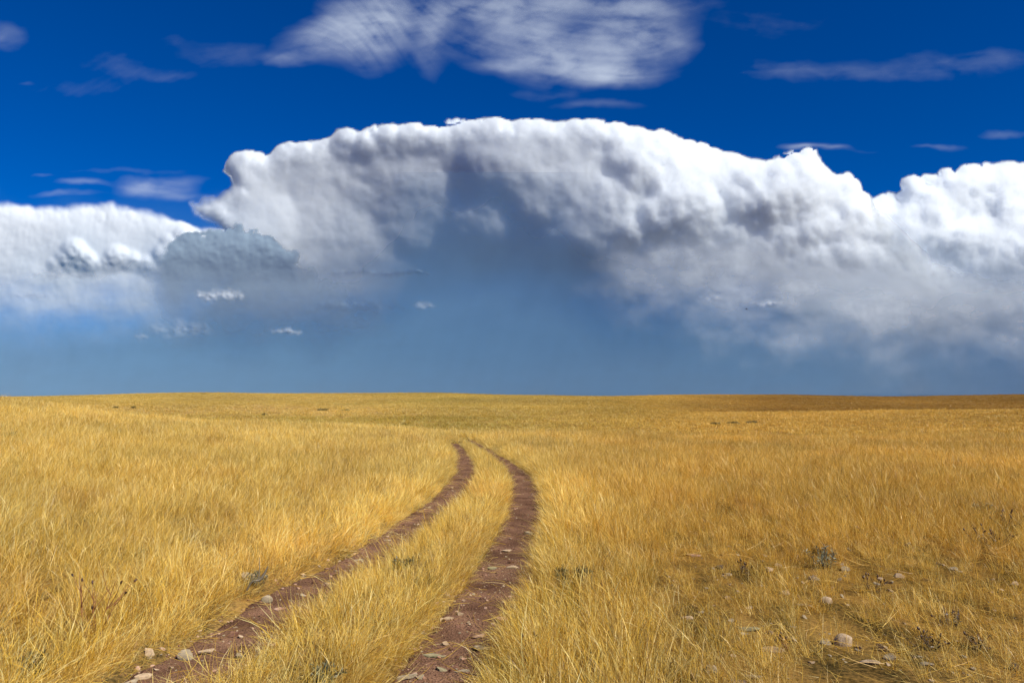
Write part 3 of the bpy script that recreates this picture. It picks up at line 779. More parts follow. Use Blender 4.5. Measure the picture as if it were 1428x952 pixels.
def sector(n, r0, r1, half, power=2.0):
    r = (RNG.uniform(size=n) * (r1 ** power - r0 ** power) + r0 ** power) ** (1 / power)
    a = RNG.uniform(-half, half, n)
    return r * np.sin(a), r * np.cos(a)

def hw_at(x, y):
    return .27 + .09 * smooth(11, 6, np.hypot(x, y)) * (x < -.9) + .05 * fbm(x / .45, y / .45, 3, 401)

tall = collect('tall_tufts', [tuft_mesh('tuft_%d' % i, 500 + i, 38, .10, .20, .42, .0031, .40, splay=.27) for i in range(7)])
low = collect('low_tufts', [tuft_mesh('low_tuft_%d' % i, 540 + i, 34, .13, .10, .24, .0038, 1.1, heads=.1, splay=.6) for i in range(5)])

def between(x, y):
    """1 on the strip between the two ruts"""
    C = (LINES[0][np.linspace(0, len(LINES[0]) - 1, 160).astype(int)] + LINES[1][np.linspace(0, len(LINES[1]) - 1, 160).astype(int)]) / 2
    out = np.zeros(x.shape); ix = np.where(np.hypot(x, y) < 45)[0]
    for c in range(0, len(ix), 20000):
        w = ix[c:c + 20000]
        out[w] = np.sqrt(((x[w, None] - C[None, :, 0]) ** 2 + (y[w, None] - C[None, :, 1]) ** 2).min(1))
    return (out < .62) * (np.hypot(x, y) < 45) * 1.0

def grass_layer(name, label, n, r0, r1, half, coll, nvar, hs, lean=.22, power=2.0, edge=True, keep_sparse=True, jitter=.16):
    x, y = sector(n, r0, r1, half, power)
    d, vx, vy = rut_dist(x, y)
    hw = hw_at(x, y)
    k = d > hw
    if keep_sparse: k &= RNG.uniform(size=n) > sparse_at(x, y)
    x, y, d, vx, vy, hw = x[k], y[k], d[k], vx[k], vy[k], hw[k]
    m = len(x)
    u = CX + FPX * x / np.maximum(y, .1)
    leftish = smooth(760, 560, u)
    lx = .30 * leftish - .12 * (1 - leftish) + .25 * fbm(x / 3, y / 3, 2, 411); ly = -.05 + .22 * fbm(x / 3, y / 3, 2, 412)
    ang = np.hypot(lx, ly) * lean / .22 * .9 + np.abs(RNG.normal(0, jitter, m))
    aj = RNG.normal(0, .7, m); c, s = np.cos(aj), np.sin(aj); lx, ly = lx * c - ly * s, lx * s + ly * c
    if edge:                                   # along a rut the grass hangs over the bare soil
        e = np.exp(-np.clip(d - hw, 0, None) / .16)
        lx = lx * (1 - e) + e * vx / np.maximum(d, .01); ly = ly * (1 - e) + e * (vy / np.maximum(d, .01))
        ang = ang * (1 - e) + e * RNG.uniform(.1, .75, m)
    patch = 1 + .45 * fbm(x / 2.2, y / 3.5, 3, 421)
    h = hs * patch * RNG.uniform(.75, 1.2, m)
    if edge: h = h * (.55 + .45 * smooth(.26, .62, d))
    h = h * (1 - .30 * smooth(1.1, .7, d) * (vx * vx + vy * vy > 0) * between(x, y))
    uu = smooth(860, 1000, u) * smooth(12, 8, np.hypot(x, y))
    h = h * (1 - .42 * uu)
    P = np.stack([x, y, ground_z(x, y, d)], -1)
    wsc = np.clip(np.hypot(x, y) / 14, 1.0, 2.6)      # tufts stand wider where the sward is coarser
    tn = tint_at(x, y) * RNG.uniform(.82, 1.14, (m, 1))
    tn = tn * (1 + np.array([.13, .15, .16]) * smooth(1.6, .4, d)[:, None])      # cleaner, paler straw beside the ruts
    odd = RNG.uniform(size=m); tn = np.where((odd < .035)[:, None], tn * np.array([.62, .66, .62]), tn); tn = np.where((odd > .94)[:, None], tn * np.array([1.1, 1.18, 1.5]), tn)
    return scatter(name, label, P, lean_euler(lx, ly, ang, RNG.uniform(0, 6.28, m)), np.stack([h * wsc ** .35, h * wsc ** .35, h], -1), RNG.integers(0, nvar, m), tn, coll)

grass_layer('grass', 'tall dry golden grass covering the near field and its verges', 46000, 2.2, 48, R(43), tall, 7, 1.0, power=1.7)
grass_layer('grass', 'short bent straw grass filling the ground between the taller tufts', 26000, 2.2, 34, R(43), low, 5, 1.0, power=1.6)
coarse = collect('coarse_tufts', [tuft_mesh('coarse_tuft_%d' % i, 600 + i, 30, .30, .20, .36, .011, .5, seg=3, heads=.2) for i in range(5)])
grass_layer('grass', 'golden grass on the crest where the ruts bend out of sight', 18000, 28, 64, R(40), coarse, 5, .9)
# combed straw hanging over both edges of the ruts
def verge():
    L = np.concatenate([np.concatenate([l_, l_]) for l_ in LINES]); L = L[np.hypot(L[:, 0], L[:, 1]) < 34]
    w = 1 / np.maximum(np.hypot(L[:, 0], L[:, 1]), 3) ** .5; i = RNG.choice(len(L), 9000, p=w / w.sum())
    x = L[i, 0] + RNG.normal(0, .32, len(i)); y = L[i, 1] + RNG.normal(0, .32, len(i))
    d, vx, vy = rut_dist(x, y); hw = hw_at(x, y)
    k = (d > hw + .05) & (d < .62); x, y, d, vx, vy = x[k], y[k], d[k], vx[k], vy[k]; m = len(x)
    lx, ly = vx / d + RNG.normal(0, .4, m), vy / d - .45 + RNG.normal(0, .4, m)
    ang = RNG.uniform(.15, 1.1, m) * np.where(d < .42, 1, .6)
    h = RNG.uniform(.7, 1.15, m) * (.5 + .5 * smooth(.3, .55, d))
    P = np.stack([x, y, ground_z(x, y, d)], -1)
    return scatter('grass', 'long combed straw leaning over the edges of both ruts', P, lean_euler(lx, ly, ang, RNG.uniform(0, 6.28, m)), np.stack([h, h, h], -1), RNG.integers(0, 7, m), tint_at(x, y) * np.array([1.06, 1.08, 1.05]) * RNG.uniform(.88, 1.1, (m, 1)), tall)
verge()
def far_layer(name, label, n, r0, r1, half, coll, nvar, power=2.0):
    x, y = sector(n, r0, r1, half, power)
    m = len(x); h = RNG.uniform(.7, 1.25, m) * (1 + .3 * fbm(x / 14, y / 14, 2, 431))
    P = np.stack([x, y, terrain(x, y)], -1)
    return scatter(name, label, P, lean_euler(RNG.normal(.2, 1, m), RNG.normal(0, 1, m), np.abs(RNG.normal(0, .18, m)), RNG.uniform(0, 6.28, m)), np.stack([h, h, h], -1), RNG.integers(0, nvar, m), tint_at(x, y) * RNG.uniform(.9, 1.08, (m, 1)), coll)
wide = collect('wide_tufts', [tuft_mesh('wide_tuft_%d' % i, 640 + i, 60, .95, .22, .40, .032, .45, seg=2, heads=0) for i in range(4)])
far_layer('far_grass', 'dry grass on the far slopes below the skyline', 62000, 100, 440, R(37), wide, 4, power=1.6)
# ------------------------------------------------------------------ stones
def stone_mat(name, c0, c1):
    m, n, l = new_mat(name)
    tc = n.new('ShaderNodeTexCoord'); oi = n.new('ShaderNodeObjectInfo')
    ad = n.new('ShaderNodeVectorMath'); ad.operation = 'ADD'
    l.new(tc.outputs['Object'], ad.inputs[0]); l.new(oi.outputs['Location'], ad.inputs[1])
    a = n.new('ShaderNodeTexNoise'); a.inputs['Scale'].default_value = 14; a.inputs['Detail'].default_value = 7; a.inputs['Roughness'].default_value = .65
    b = n.new('ShaderNodeTexNoise'); b.inputs['Scale'].default_value = 90; b.inputs['Detail'].default_value = 4
    l.new(ad.outputs[0], a.inputs['Vector']); l.new(ad.outputs[0], b.inputs['Vector'])
    cr = n.new('ShaderNodeValToRGB'); e = cr.color_ramp.elements
    e[0].position = .35; e[0].color = (*c0, 1); e[1].position = .66; e[1].color = (*c1, 1)
    l.new(a.outputs['Fac'], cr.inputs[0])
    bs = n.new('ShaderNodeBsdfDiffuse'); bs.inputs['Roughness'].default_value = .7
    bp = n.new('ShaderNodeBump'); bp.inputs['Strength'].default_value = .55; bp.inputs['Distance'].default_value = .01
    l.new(b.outputs['Fac'], bp.inputs['Height']); l.new(bp.outputs[0], bs.inputs['Normal']); l.new(cr.outputs[0], bs.inputs['Color'])
    o = n.new('ShaderNodeOutputMaterial'); l.new(bs.outputs[0], o.inputs['Surface'])
    return m
ST = {'pale': stone_mat('pale_stone', (.34, .24, .14), (.60, .46, .31)), 'pink': stone_mat('pink_stone', (.36, .20, .13), (.58, .40, .28)),
      'grey': stone_mat('grey_stone', (.23, .185, .12), (.47, .385, .26)), 'green': stone_mat('lichen_stone', (.20, .18, .10), (.38, .33, .20)),
      'dark': stone_mat('dark_stone', (.07, .055, .045), (.17, .13, .10)), 'red': stone_mat('red_stone', (.14, .065, .045), (.27, .15, .10))}

def stone_mesh(name, w, dpt, h, seed, mat, rounded=False):
    """a broken, weathered slab or boulder: a sphere cut by random planes and roughened"""
    rng = np.random.default_rng(seed)
    bm = bmesh.new(); bmesh.ops.create_icosphere(bm, subdivisions=3, radius=1.0)
    V = np.array([v.co[:] for v in bm.verts])
    for k in range(6 if rounded else 14):
        nrm = rng.normal(size=3); nrm[2] *= .6; nrm /= np.linalg.norm(nrm); d = rng.uniform(.62, .9) if rounded else rng.uniform(.42, .85)
        s = V @ nrm - d
        V = V - np.maximum(s, 0)[:, None] * nrm * .92
    if not rounded: V[:, 2] = np.clip(V[:, 2], -1, rng.uniform(.35, .6) + .25 * V[:, 0] * rng.uniform(-1, 1) + .2 * V[:, 1] * rng.uniform(-1, 1))
    V = V / np.abs(V).max(0)
    nz = fbm(V[:, 0] * 2.1 + V[:, 2] + seed, V[:, 1] * 2.1 + seed * 1.7, 4, seed % 97)
    V = V * (1 + .10 * nz[:, None])
    V = V * np.array([w / 2, dpt / 2, h / 2])
    for v, c in zip(bm.verts, V): v.co = c
    me = bpy.data.meshes.new(name); bm.to_mesh(me); bm.free()
    for p in me.polygons: p.use_smooth = True
    me.set_sharp_from_angle(angle=R(17))
    me.materials.append(mat)
    return me

def place_stone(u, v, wpx, hpx, kind, label, seed, tilt=6.0, group='stones lying along the ruts and in the field', name='stone'):
    P = ground_at(u, v + hpx * .35); d = np.hypot(P[0], P[1])
    w = wpx / FPX * d
    hh = hpx / FPX * d
    dep = math.atan2(EYE - P[2], d)
    flat = hpx / wpx < .5
    h = max(.03, hh * (.75 if flat else 1.2)); dp = w * (.62 if flat else .85)
    o = bpy.data.objects.new(name, stone_mesh(name, w, dp, h, seed, ST[kind], 'round' in label or 'boulder' in label)); COL.objects.link(o)
    z = float(ground_z([P[0]], [P[1]])[0]) 
    dd = float(rut_dist([P[0]], [P[1]])[0][0])
    if dd < .44: z = max(z, float(terrain(P[0], P[1]) + rut_floor(np.array([dd]))[0]))
    o.location = (P[0], P[1], z + h * (.12 if flat else .10))
    o.rotation_euler = (R(random.uniform(-tilt, tilt)), R(random.uniform(-tilt, tilt)), R(random.uniform(-25, 25)) - math.atan2(P[0], P[1]))
    return tag(o, label, 'stone', group)

STONES = [   # u, v, width, height, kind, label
    (665, 871, 23, 8, 'pink', 'pale pinkish slab tipped up with a dark shadow in the right rut'),
    (674, 885, 32, 10, 'grey', 'pale grey slab just below the tipped pink one in the right rut'),
    (603, 897, 40, 9, 'green', 'long greenish grey slab at the left edge of the right rut'),
    (567, 925, 30, 13, 'grey', 'sloping blue-grey slab poking from the grass left of the right rut'),
    (616, 917, 18, 8, 'green', 'small yellowish stone between the two grey slabs in the right rut'),
    (643, 919, 22, 9, 'grey', 'flat dull grey stone in the right rut nearest the bottom middle'),
    (699, 848, 21, 7, 'pink', 'flat pinkish slab at the right edge of the right rut'),
    (642, 842, 10, 7, 'pale', 'small pale stone alone near the left edge of the right rut'),
    (624, 848, 18, 5, 'pale', 'thin pale stone under overhanging straw left of the right rut'),
    (647, 904, 11, 4, 'pink', 'tiny bright chip on the red soil of the right rut'),
    (707, 757, 17, 5, 'pale', 'flat pale stone far up the right rut where it straightens'),
    (715, 779, 20, 9, 'pale', 'rounded pale stone in the middle of the right rut, above the bend of grass'),
    (686, 780, 16, 6, 'green', 'dull stone at the left rim of the right rut beside the middle strip'),
    (736, 734, 14, 8, 'grey', 'grey stone against the grass at the right rim of the far right rut'),
    (712, 833, 14, 9, 'grey', 'half hidden grey stone at the right rim above the pinkish slab'),
    (630, 890, 9, 6, 'red', 'small dark red clod on the right rut beside the long slab'),
    (600, 909, 20, 8, 'red', 'purple-red flat stone under the long greenish slab'),
    (290, 891, 24, 7, 'pale', 'bright flat slab on the bare soil of the left rut'),
    (259, 896, 22, 14, 'grey', 'rounded grey stone at the grass edge beside the bright flat slab'),
    (201, 926, 23, 11, 'pale', 'pale rounded stone at the lower end of the left rut'),
    (183, 936, 21, 7, 'grey', 'flat greyish slab lowest in the left rut'),
    (207, 899, 15, 11, 'pale', 'pale stone half buried in straw above the left rut'),
    (325, 868, 16, 9, 'red', 'reddish stone with a black shadow under the straw of the left rut'),
    (373, 823, 18, 12, 'grey', 'grey boulder under bent straw beside the dead stick'),
    (347, 803, 20, 15, 'grey', 'grey rock behind the dead stick in the tall grass'),
    (390, 836, 16, 5, 'pink', 'thin pink stone on the left rut in front of the grey boulder'),
    (540, 744, 11, 4, 'pale', 'small bright stone far up the left rut'),
    (498, 770, 21, 5, 'grey', 'flat grey slab at the grass edge halfway up the left rut'),
    (466, 788, 14, 6, 'red', 'red earth clod at the rim of the left rut'),
    (457, 802, 9, 5, 'pale', 'small pale stone just below the red clod of the left rut'),
    (1177, 894, 25, 19, 'pale', 'big pale rounded boulder standing clear in the thin right field'),
    (1152, 837, 17, 10, 'pale', 'pale stone in thin grass above and left of the big boulder'),
    (1133, 805, 21, 10, 'grey', 'sloping grey stone below the grey shrub in the right field'),
    (1120, 843, 23, 7, 'grey', 'flat grey slab left of the pale stone in the right field'),
    (958, 861, 19, 7, 'pale', 'flat pale stone in straw at the left end of the stony patch'),
    (1044, 876, 31, 7, 'green', 'long flat stone in straw, left of the big boulder'),
    (991, 932, 18, 13, 'grey', 'rounded grey stone low at the bottom of the right field'),
    (1078, 905, 31, 9, 'pale', 'broad pale slab in straw just left below the big boulder'),
    (1126, 704, 12, 11, 'pink', 'lone pinkish stone far out in the right field'),
    (1072, 793, 13, 8, 'pale', 'small pale stone above the stony patch, left of the grey shrub'),
    (966, 773, 22, 9, 'pink', 'pinkish flat stone at the far left of the stony patch'),
    (1290, 925, 22, 8, 'grey', 'grey stone in deep grass at the lower right'),
    (1213, 923, 26, 6, 'pale', 'thin pale slab right below the big boulder'),
    (1050, 945, 26, 8, 'grey', 'grey slab cut by the bottom edge of the picture'),
    (1194, 734, 11, 6, 'pink', 'tiny pink stone far out right of the grey shrub'),
    (1096, 826, 14, 8, 'pale', 'pale chunk at the left edge of the grey slab'),
    (1003, 790, 15, 8, 'dark', 'dark stone beside the seed stalks of the stony patch'),
    (1014, 800, 12, 6, 'grey', 'small grey stone right below the dark stone'),
    (1415, 930, 13, 12, 'dark', 'round dark lump at the lower right corner'),
]
for i, (u, v, w, h, k, lab) in enumerate(STONES):
    place_stone(u, v, w, h, k, lab, 900 + i * 3, tilt=14 if 'tipped' in lab or 'sloping' in lab else 6)

# ------------------------------------------------------------------ shrubs, weeds, a stick
def leaf_mat(name, c0, c1):
    m = grass_mat(name, ((0, c0), (.5, tuple((a + b) / 2 for a, b in zip(c0, c1))), (1, c1)), .15)
    n, l = m.node_tree.nodes, m.node_tree.links
    for x in n:                                       # single plants carry no instance tint
        if x.type == 'MIX': 
            for k in list(x.inputs[7].links): l.remove(k)
            x.inputs[7].default_value = (1, 1, 1, 1)
    return m
M_sage = leaf_mat('sage_leaf', (.10, .11, .055), (.27, .27, .17)); M_darksage = leaf_mat('dark_leaf', (.045, .05, .02), (.13, .13, .06))
M_twig = leaf_mat('dark_twig', (.07, .045, .03), (.16, .11, .07)); M_redtwig = leaf_mat('red_twig', (.20, .075, .03), (.38, .17, .06))
M_seed = leaf_mat('dark_seed_head', (.05, .022, .015), (.13, .06, .035)); M_scrub = leaf_mat('far_scrub', (.17, .14, .04), (.32, .25, .08))
M_stick = leaf_mat('grey_stick', (.10, .08, .05), (.24, .20, .13))

def tube(V, F, H, pts, radii, hue, sides=4):
    pts = np.asarray(pts, float); k0 = len(V)
    for i, p in enumerate(pts):
        t = pts[min(i + 1, len(pts) - 1)] - pts[max(i - 1, 0)]; t /= np.linalg.norm(t) + 1e-9
        a = np.cross(t, (0.3, .9, .2)); a /= np.linalg.norm(a) + 1e-9; b = np.cross(t, a)
        for s in range(sides):
            q = 2 * math.pi * s / sides
            V.append(tuple(p + radii[i] * (math.cos(q) * a + math.sin(q) * b))); H.append(hue)
    for i in range(len(pts) - 1):
        for s in range(sides):
            F.append((k0 + i * sides + s, k0 + i * sides + (s + 1) % sides, k0 + (i + 1) * sides + (s + 1) % sides, k0 + (i + 1) * sides + s))

def plant(name, label, cat, u, v, wpx, hpx, seed, stems, leaves, m_stem, m_leaf, leaf=(.03, .006), heads=0, spread=.55, group=None, branch=0, thick=1.0):
    rng = np.random.default_rng(seed)
    P = ground_at(u, v); d = np.hypot(P[0], P[1]); W, Hh = wpx / FPX * d, hpx / FPX * d
    root = bpy.data.objects.new(name, None); COL.objects.link(root); root.empty_display_size = .1
    root.location = (P[0], P[1], float(ground_z([P[0]], [P[1]])[0]) - .02)
    tag(root, label, cat, group)
    V, F, H = [], [], []; LV, LF, LH = [], [], []; SV, SF, SH = [], [], []
    sc = float(np.clip(d / 9, 1.0, 5.0))
    def limb(p0, dirv, length, r0, depth):
        n = 5; pts = [np.array(p0, float)]; dv = np.array(dirv, float)
        for i in range(n):
            dv = dv + rng.normal(0, .14, 3); dv[2] += .05; dv /= np.linalg.norm(dv)
            pts.append(pts[-1] + dv * length / n)
        tube(V, F, H, pts, np.linspace(r0, r0 * .35, n + 1), rng.uniform())
        if depth > 0:
            for k in range(branch):
                j = rng.integers(1, n); a = rng.uniform(0, 6.28)
                limb(pts[j], dv * .8 + .7 * np.array([math.cos(a), math.sin(a), .3]), length * rng.uniform(.35, .6), r0 * .6, depth - 1)
        nl = leaves
        for k in range(nl):
            t = rng.uniform(.2, 1.0) * n; j = min(int(t), n - 1); p = pts[j] + (pts[j + 1] - pts[j]) * (t - j)
            a = rng.uniform(0, 6.28); e = rng.uniform(-.1, 1.2); L = leaf[0] * rng.uniform(.6, 1.4) * sc; w = leaf[1] * rng.uniform(.7, 1.3) * sc
            ax = np.array([math.cos(a) * math.cos(e), math.sin(a) * math.cos(e), math.sin(e)]); sd = np.cross(ax, rng.normal(size=3)); sd /= np.linalg.norm(sd) + 1e-9
            k0 = len(LV); hu = rng.uniform()
            LV.extend([tuple(p), tuple(p + ax * L * .5 + sd * w), tuple(p + ax * L), tuple(p + ax * L * .5 - sd * w)]); LH.extend([hu] * 4); LF.append((k0, k0 + 1, k0 + 2, k0 + 3))
        if heads and rng.uniform() < heads:
            p = pts[-1]; r = .008 * sc
            tube(SV, SF, SH, [p - dv * r * 1.6, p - dv * r * .6, p + dv * r * .8, p + dv * r * 2.2], [r * .2, r * .8, r * .9, r * .15], rng.uniform(), 5)
    for s in range(stems):
        a = rng.uniform(0, 6.28); rad = W * .18 * math.sqrt(rng.uniform())
        tilt = abs(rng.normal(0, spread)) + .05
        dv = np.array([math.cos(a) * math.sin(tilt) * 1.0, math.sin(a) * math.sin(tilt), math.cos(tilt)])
        limb((rad * math.cos(a) * 1.4, rad * math.sin(a), 0), dv, Hh * rng.uniform(.65, 1.05), (.0035 * thick) * sc, 1 if branch else 0)
    tag(mesh_np('stem', V, F, m_stem, root, {'hue': np.array(H)}), kind='stuff')
    if LV: tag(mesh_np('foliage', LV, LF, m_leaf, root, {'hue': np.array(LH)}), kind='stuff')
    if SV: tag(mesh_np('seed_head', SV, SF, M_seed, root, {'hue': np.array(SH)}), kind='stuff')
    return root

plant('sage_bush', 'dark green-grey sage bush in the grass right of the right rut', 'shrub', 798, 818, 52, 32, 1, 34, 26, M_twig, M_darksage, (.045, .005), spread=.5)
plant('sage_bush', 'blue-grey sage bush above the stones of the right field', 'shrub', 1150, 793, 30, 32, 2, 13, 18, M_twig, M_sage, (.045, .005), spread=.38)
plant('sage_bush', 'small grey-green sage bush far out near the right edge', 'shrub', 1371, 722, 18, 20, 3, 14, 18, M_twig, M_sage, (.04, .005), spread=.4)
plant('sage_bush', 'grey-green sage clump cut by the bottom edge in the middle strip', 'shrub', 448, 950, 44, 26, 4, 22, 24, M_twig, M_sage, (.035, .005), spread=.55)
plant('sage_bush', 'small dark sage tuft on the middle strip of grass', 'shrub', 563, 792, 24, 18, 5, 14, 18, M_twig, M_darksage, (.04, .005), spread=.5)
plant('sage_bush', 'low grey sage clump beside the boulder under the dead stick', 'shrub', 357, 812, 30, 22, 6, 18, 22, M_twig, M_sage, (.03, .005), spread=.7)
plant('sage_bush', 'dark green weed clump at the lower left edge', 'shrub', 50, 942, 30, 34, 7, 16, 20, M_twig, M_darksage, (.04, .006), spread=.4)
plant('sage_bush', 'small dark weed clump in the far left grass', 'shrub', 16, 612, 14, 7, 8, 12, 16, M_twig, M_darksage, (.04, .008), spread=.6)
plant('dry_weed', 'branching red-brown dry weed in the lower left grass', 'weed', 128, 898, 40, 88, 11, 6, 0, M_redtwig, M_redtwig, heads=.12, spread=.26, branch=3, thick=1.7)
plant('dry_weed', 'dark stemmed weed beside the right rut at the bottom', 'weed', 736, 928, 16, 44, 12, 6, 3, M_twig, M_twig, (.03, .005), heads=.9, spread=.15)
plant('dry_weed', 'weed with dark red seed heads right of the pale stones', 'weed', 1218, 826, 26, 28, 13, 9, 2, M_twig, M_twig, (.03, .004), heads=1, spread=.3)
plant('dry_weed', 'purple-grey spread weed at the right edge of the field', 'weed', 1382, 762, 40, 30, 14, 16, 6, M_twig, M_twig, (.03, .005), heads=.6, spread=.5)
plant('dry_weed', 'tall weed with dark seed heads at the far right edge', 'weed', 1409, 740, 26, 30, 15, 9, 2, M_twig, M_twig, (.03, .005), heads=1, spread=.25)
plant('dry_weed', 'dark dead weed right of the big pale boulder', 'weed', 1296, 906, 24, 26, 16, 12, 6, M_twig, M_twig, (.03, .005), heads=.5, spread=.5)
plant('dry_weed', 'dark dead weed low at the right, next to the corner lump', 'weed', 1366, 906, 24, 22, 17, 12, 6, M_twig, M_twig, (.03, .005), heads=.5, spread=.5)
plant('dry_weed', 'reddish weed in the stony patch beside the long flat stone', 'weed', 1097, 908, 22, 26, 18, 8, 3, M_redtwig, M_redtwig, (.03, .005), heads=.6, spread=.35)
plant('dry_weed', 'reddish weed right of the dark green sage bush', 'weed', 838, 826, 18, 18, 19, 8, 4, M_redtwig, M_redtwig, (.03, .005), heads=.6, spread=.4)
plant('dry_weed', 'dark weed with seed heads beside the dark stone of the stony patch', 'weed', 1036, 800, 22, 20, 20, 9, 3, M_twig, M_twig, (.03, .005), heads=1, spread=.35)
plant('dry_weed', 'small dry weed with dark heads far out in the right field', 'weed', 1180, 702, 22, 12, 21, 8, 2, M_twig, M_twig, (.03, .005), heads=1, spread=.35)
plant('dry_weed', 'grey dead weed above the round dark lump at the right', 'weed', 1330, 872, 34, 26, 22, 12, 5, M_twig, M_twig, (.03, .005), heads=.5, spread=.5)

# scrub on the far slopes
for i, (u, v, w, h, lab) in enumerate([(283, 549.5, 14, 3.5, 'low dark scrub alone on the left skyline'), (161, 569, 6, 3.5, 'tiny dark scrub on the far left slope, left one of a pair'), (186, 569, 6, 3.5, 'tiny dark scrub on the far left slope, right one of a pair'),
        (369, 579, 10, 4, 'small dark scrub on the near far-slope left of the ruts'), (450, 572, 26, 5, 'broad green scrub patch on the far slope above the left grass'), (482, 573, 18, 4, 'narrow green scrub patch right of the broad green one'),
        (564, 593, 11, 4, 'dark scrub at the hollow just left above the rut bend'), (998, 592, 24, 4, 'dark scrub left end of the low row on the right slope'), (1022, 591, 24, 5, 'dark scrub middle of the low row on the right slope'),
        (1048, 590, 26, 5, 'dark scrub right end of the low row on the right slope')]):
    plant('scrub', lab, 'scrub', u, v, w, h * .42, 60 + i, 40, 14, M_scrub, M_scrub, (.05, .012), spread=1.15, group='scrub on the far slopes')

# dead stick by the left rut
P0, P1 = ground_at(344, 828), ground_at(382, 815)
V, F, H = [], [], []
L0 = np.array([P0[0], P0[1], float(terrain(P0[0], P0[1])) + .02]); L1 = np.array([P1[0] + .02, P1[1] - .25, float(terrain(P1[0], P1[1])) + .19])
tube(V, F, H, [L0 + (L1 - L0) * t + np.array([0, 0, .03 * math.sin(t * 7)]) for t in np.linspace(0, 1, 8)], [.007, .009, .010, .012, .014, .015, .011, .003], .4, 6)
tube(V, F, H, [L0 + (L1 - L0) * .55, L0 + (L1 - L0) * .7 + np.array([-.02, 0, .06]), L0 + (L1 - L0) * .8 + np.array([-.05, .02, .13])], [.006, .004, .002], .7, 5)
tag(mesh_np('dead_stick', V, F, M_stick, attrs={'hue': np.array(H)}), 'weathered dark grey stick leaning out of the grass over the left rut', 'stick')

# a bird far off before the storm
d = rays(1041, 431); BP = np.array([0, 0, EYE]) + d / np.linalg.norm(d) * 190
root = bpy.data.objects.new('bird', None); COL.objects.link(root); root.location = BP; root.rotation_euler = (0, R(8), R(60))
tag(root, 'tiny dark bird in flight before the lower right of the storm cloud', 'bird')
M_bird, n, l = new_mat('dark_feather'); bs = n.new('ShaderNodeBsdfDiffuse'); bs.inputs['Color'].default_value = (.03, .025, .02, 1)
no = n.new('ShaderNodeTexNoise'); no.inputs['Scale'].default_value = 12; cr = n.new('ShaderNodeValToRGB')
cr.color_ramp.elements[0].color = (.02, .017, .013, 1); cr.color_ramp.elements[1].color = (.06, .05, .04, 1)
l.new(no.outputs['Fac'], cr.inputs[0]); l.new(cr.outputs[0], bs.inputs['Color'])
o = n.new('ShaderNodeOutputMaterial'); l.new(bs.outputs[0], o.inputs['Surface'])
V, F, H = [], [], []
tube(V, F, H, [(0, -.34, .01), (0, -.20, 0), (0, -.05, -.01), (0, .08, 0), (0, .16, .03), (0, .21, .04), (0, .26, .03)], [.015, .04, .06, .055, .035, .03, .004], 0, 8)
mesh_np('body', V, F, M_bird, root)
for s in (-1, 1):
    g = np.array([[s * .03, .08, .03], [s * .22, .13, .14], [s * .5, .02, .10], [s * .5, -.05, .095], [s * .22, -.06, .13], [s * .03, -.10, .025]])
    V = np.vstack([g + [0, 0, .008], g - [0, 0, .008]])
    F4 = [(0, 1, 4, 5), (1, 2, 3, 4), (11, 10, 7, 6), (10, 9, 8, 7), (0, 6, 7, 1), (1, 7, 8, 2), (2, 8, 9, 3), (3, 9, 10, 4), (4, 10, 11, 5), (5, 11, 6, 0)]
    mesh_np('wing', V, F4, M_bird, root, shade=False)

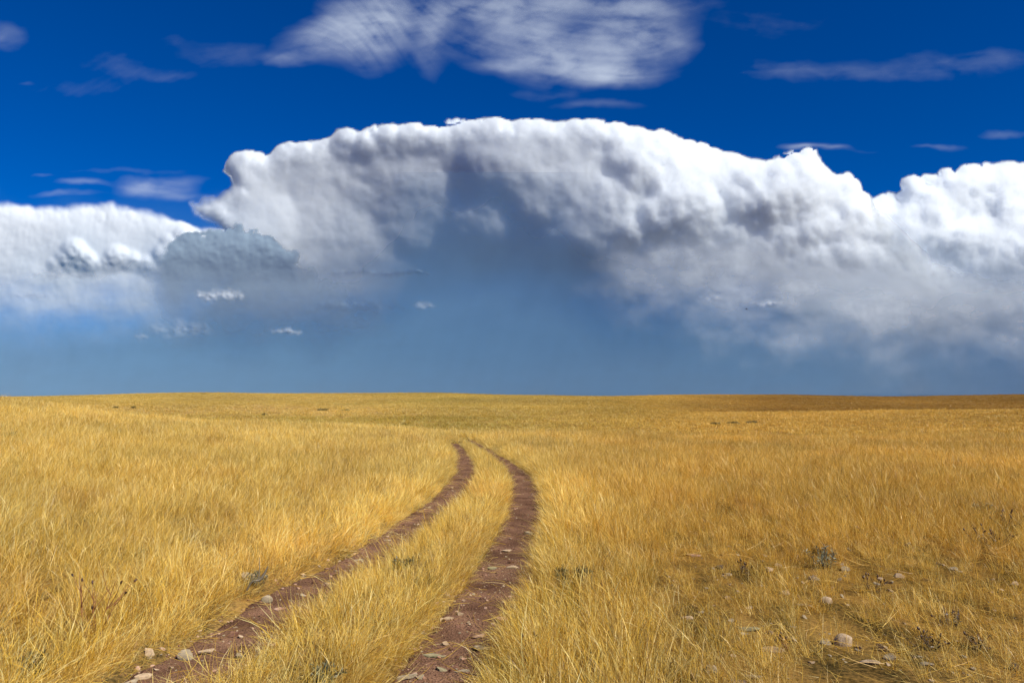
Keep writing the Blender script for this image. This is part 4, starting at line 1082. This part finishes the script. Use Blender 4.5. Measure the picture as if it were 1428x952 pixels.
# ------------------------------------------------------------------ gravel and straw litter in the ruts
def along_ruts(n, half, r1=34):
    L = np.concatenate(LINES); L = L[np.hypot(L[:, 0], L[:, 1]) < r1]
    w = 1 / np.maximum(np.hypot(L[:, 0], L[:, 1]), 3) ** 1.2; i = RNG.choice(len(L), n, p=w / w.sum())
    return L[i, 0] + RNG.uniform(-half, half, n), L[i, 1] + RNG.uniform(-half, half, n)
peb = []
for i in range(6):
    ob = bpy.data.objects.new('pebble_%d' % i, stone_mesh('pebble_%d' % i, .02, .016, .011, 40 + i, ST[['pink', 'red', 'red', 'grey', 'red', 'pale'][i]]))
    m2 = ob.data; peb.append(ob)
pebc = collect('pebbles', peb)
x, y = along_ruts(9000, .42)
d_ = rut_dist(x, y)[0]; k = d_ < .42; x, y = x[k], y[k]
x3, y3 = sector(14000, 3.5, 13, R(42)); q = RNG.uniform(size=14000) < .30 * sparse_at(x3, y3) + .015 * (x3 > 1); x = np.concatenate([x, x3[q]]); y = np.concatenate([y, y3[q]]); d_ = rut_dist(x, y)[0]; big = np.concatenate([np.ones(int(k.sum())), np.full(int(q.sum()), 1.9)]); m = len(x)
zz = np.maximum(terrain(x, y) + rut_floor(np.minimum(d_, .46)) + .030 * fbm(x / .15, y / .15, 4, 77) + .02 * fbm(x / .5, y / .5, 2, 78), ground_z(x, y, d_))
sc = np.clip(RNG.lognormal(-.2, .62, m), .3, 3.2) * big
scatter('gravel', 'small reddish gravel strewn over the bare ruts and the stony patch', np.stack([x, y, zz + .002], -1), np.stack([RNG.normal(0, .3, m), RNG.normal(0, .3, m), RNG.uniform(0, 6.28, m)], -1), np.stack([sc, sc, sc], -1), np.where(big > 1, RNG.choice([3, 5], m), RNG.integers(0, 6, m)), np.ones((m, 3)), pebc)
straws = collect('straw_bits', [tuft_mesh('straw_bit_%d' % i, 700 + i, 3, .06, .16, .34, .0034, .25, heads=.1, splay=.05) for i in range(5)])
x, y = along_ruts(5200, .62)
d_ = rut_dist(x, y)[0]; k = RNG.uniform(size=len(x)) < smooth(.02, .34, d_) * .9 + .10; x, y, d_ = x[k], y[k], d_[k]
x2, y2 = sector(5200, 3.5, 11, R(42)); q = RNG.uniform(size=5200) < sparse_at(x2, y2) + .05; x2, y2 = x2[q], y2[q]
x = np.concatenate([x, x2]); y = np.concatenate([y, y2]); d_ = rut_dist(x, y)[0]; m = len(x)
zz = np.maximum(terrain(x, y) + rut_floor(np.minimum(d_, .46)) + .030 * fbm(x / .15, y / .15, 4, 77) + .02 * fbm(x / .5, y / .5, 2, 78), ground_z(x, y, d_))
aa_ = RNG.uniform(0, 6.28, m)
scatter('straw_litter', 'fallen straw lying over the ruts and the stony patch', np.stack([x, y, zz + .022], -1), lean_euler(np.cos(aa_), np.sin(aa_) * .6, RNG.normal(1.42, .12, m), RNG.uniform(0, 6.28, m)), np.ones((m, 3)) * RNG.uniform(.6, 1.2, (m, 1)), RNG.integers(0, 5, m), tint_at(x, y) * RNG.uniform(.7, 1.1, (m, 1)), straws)
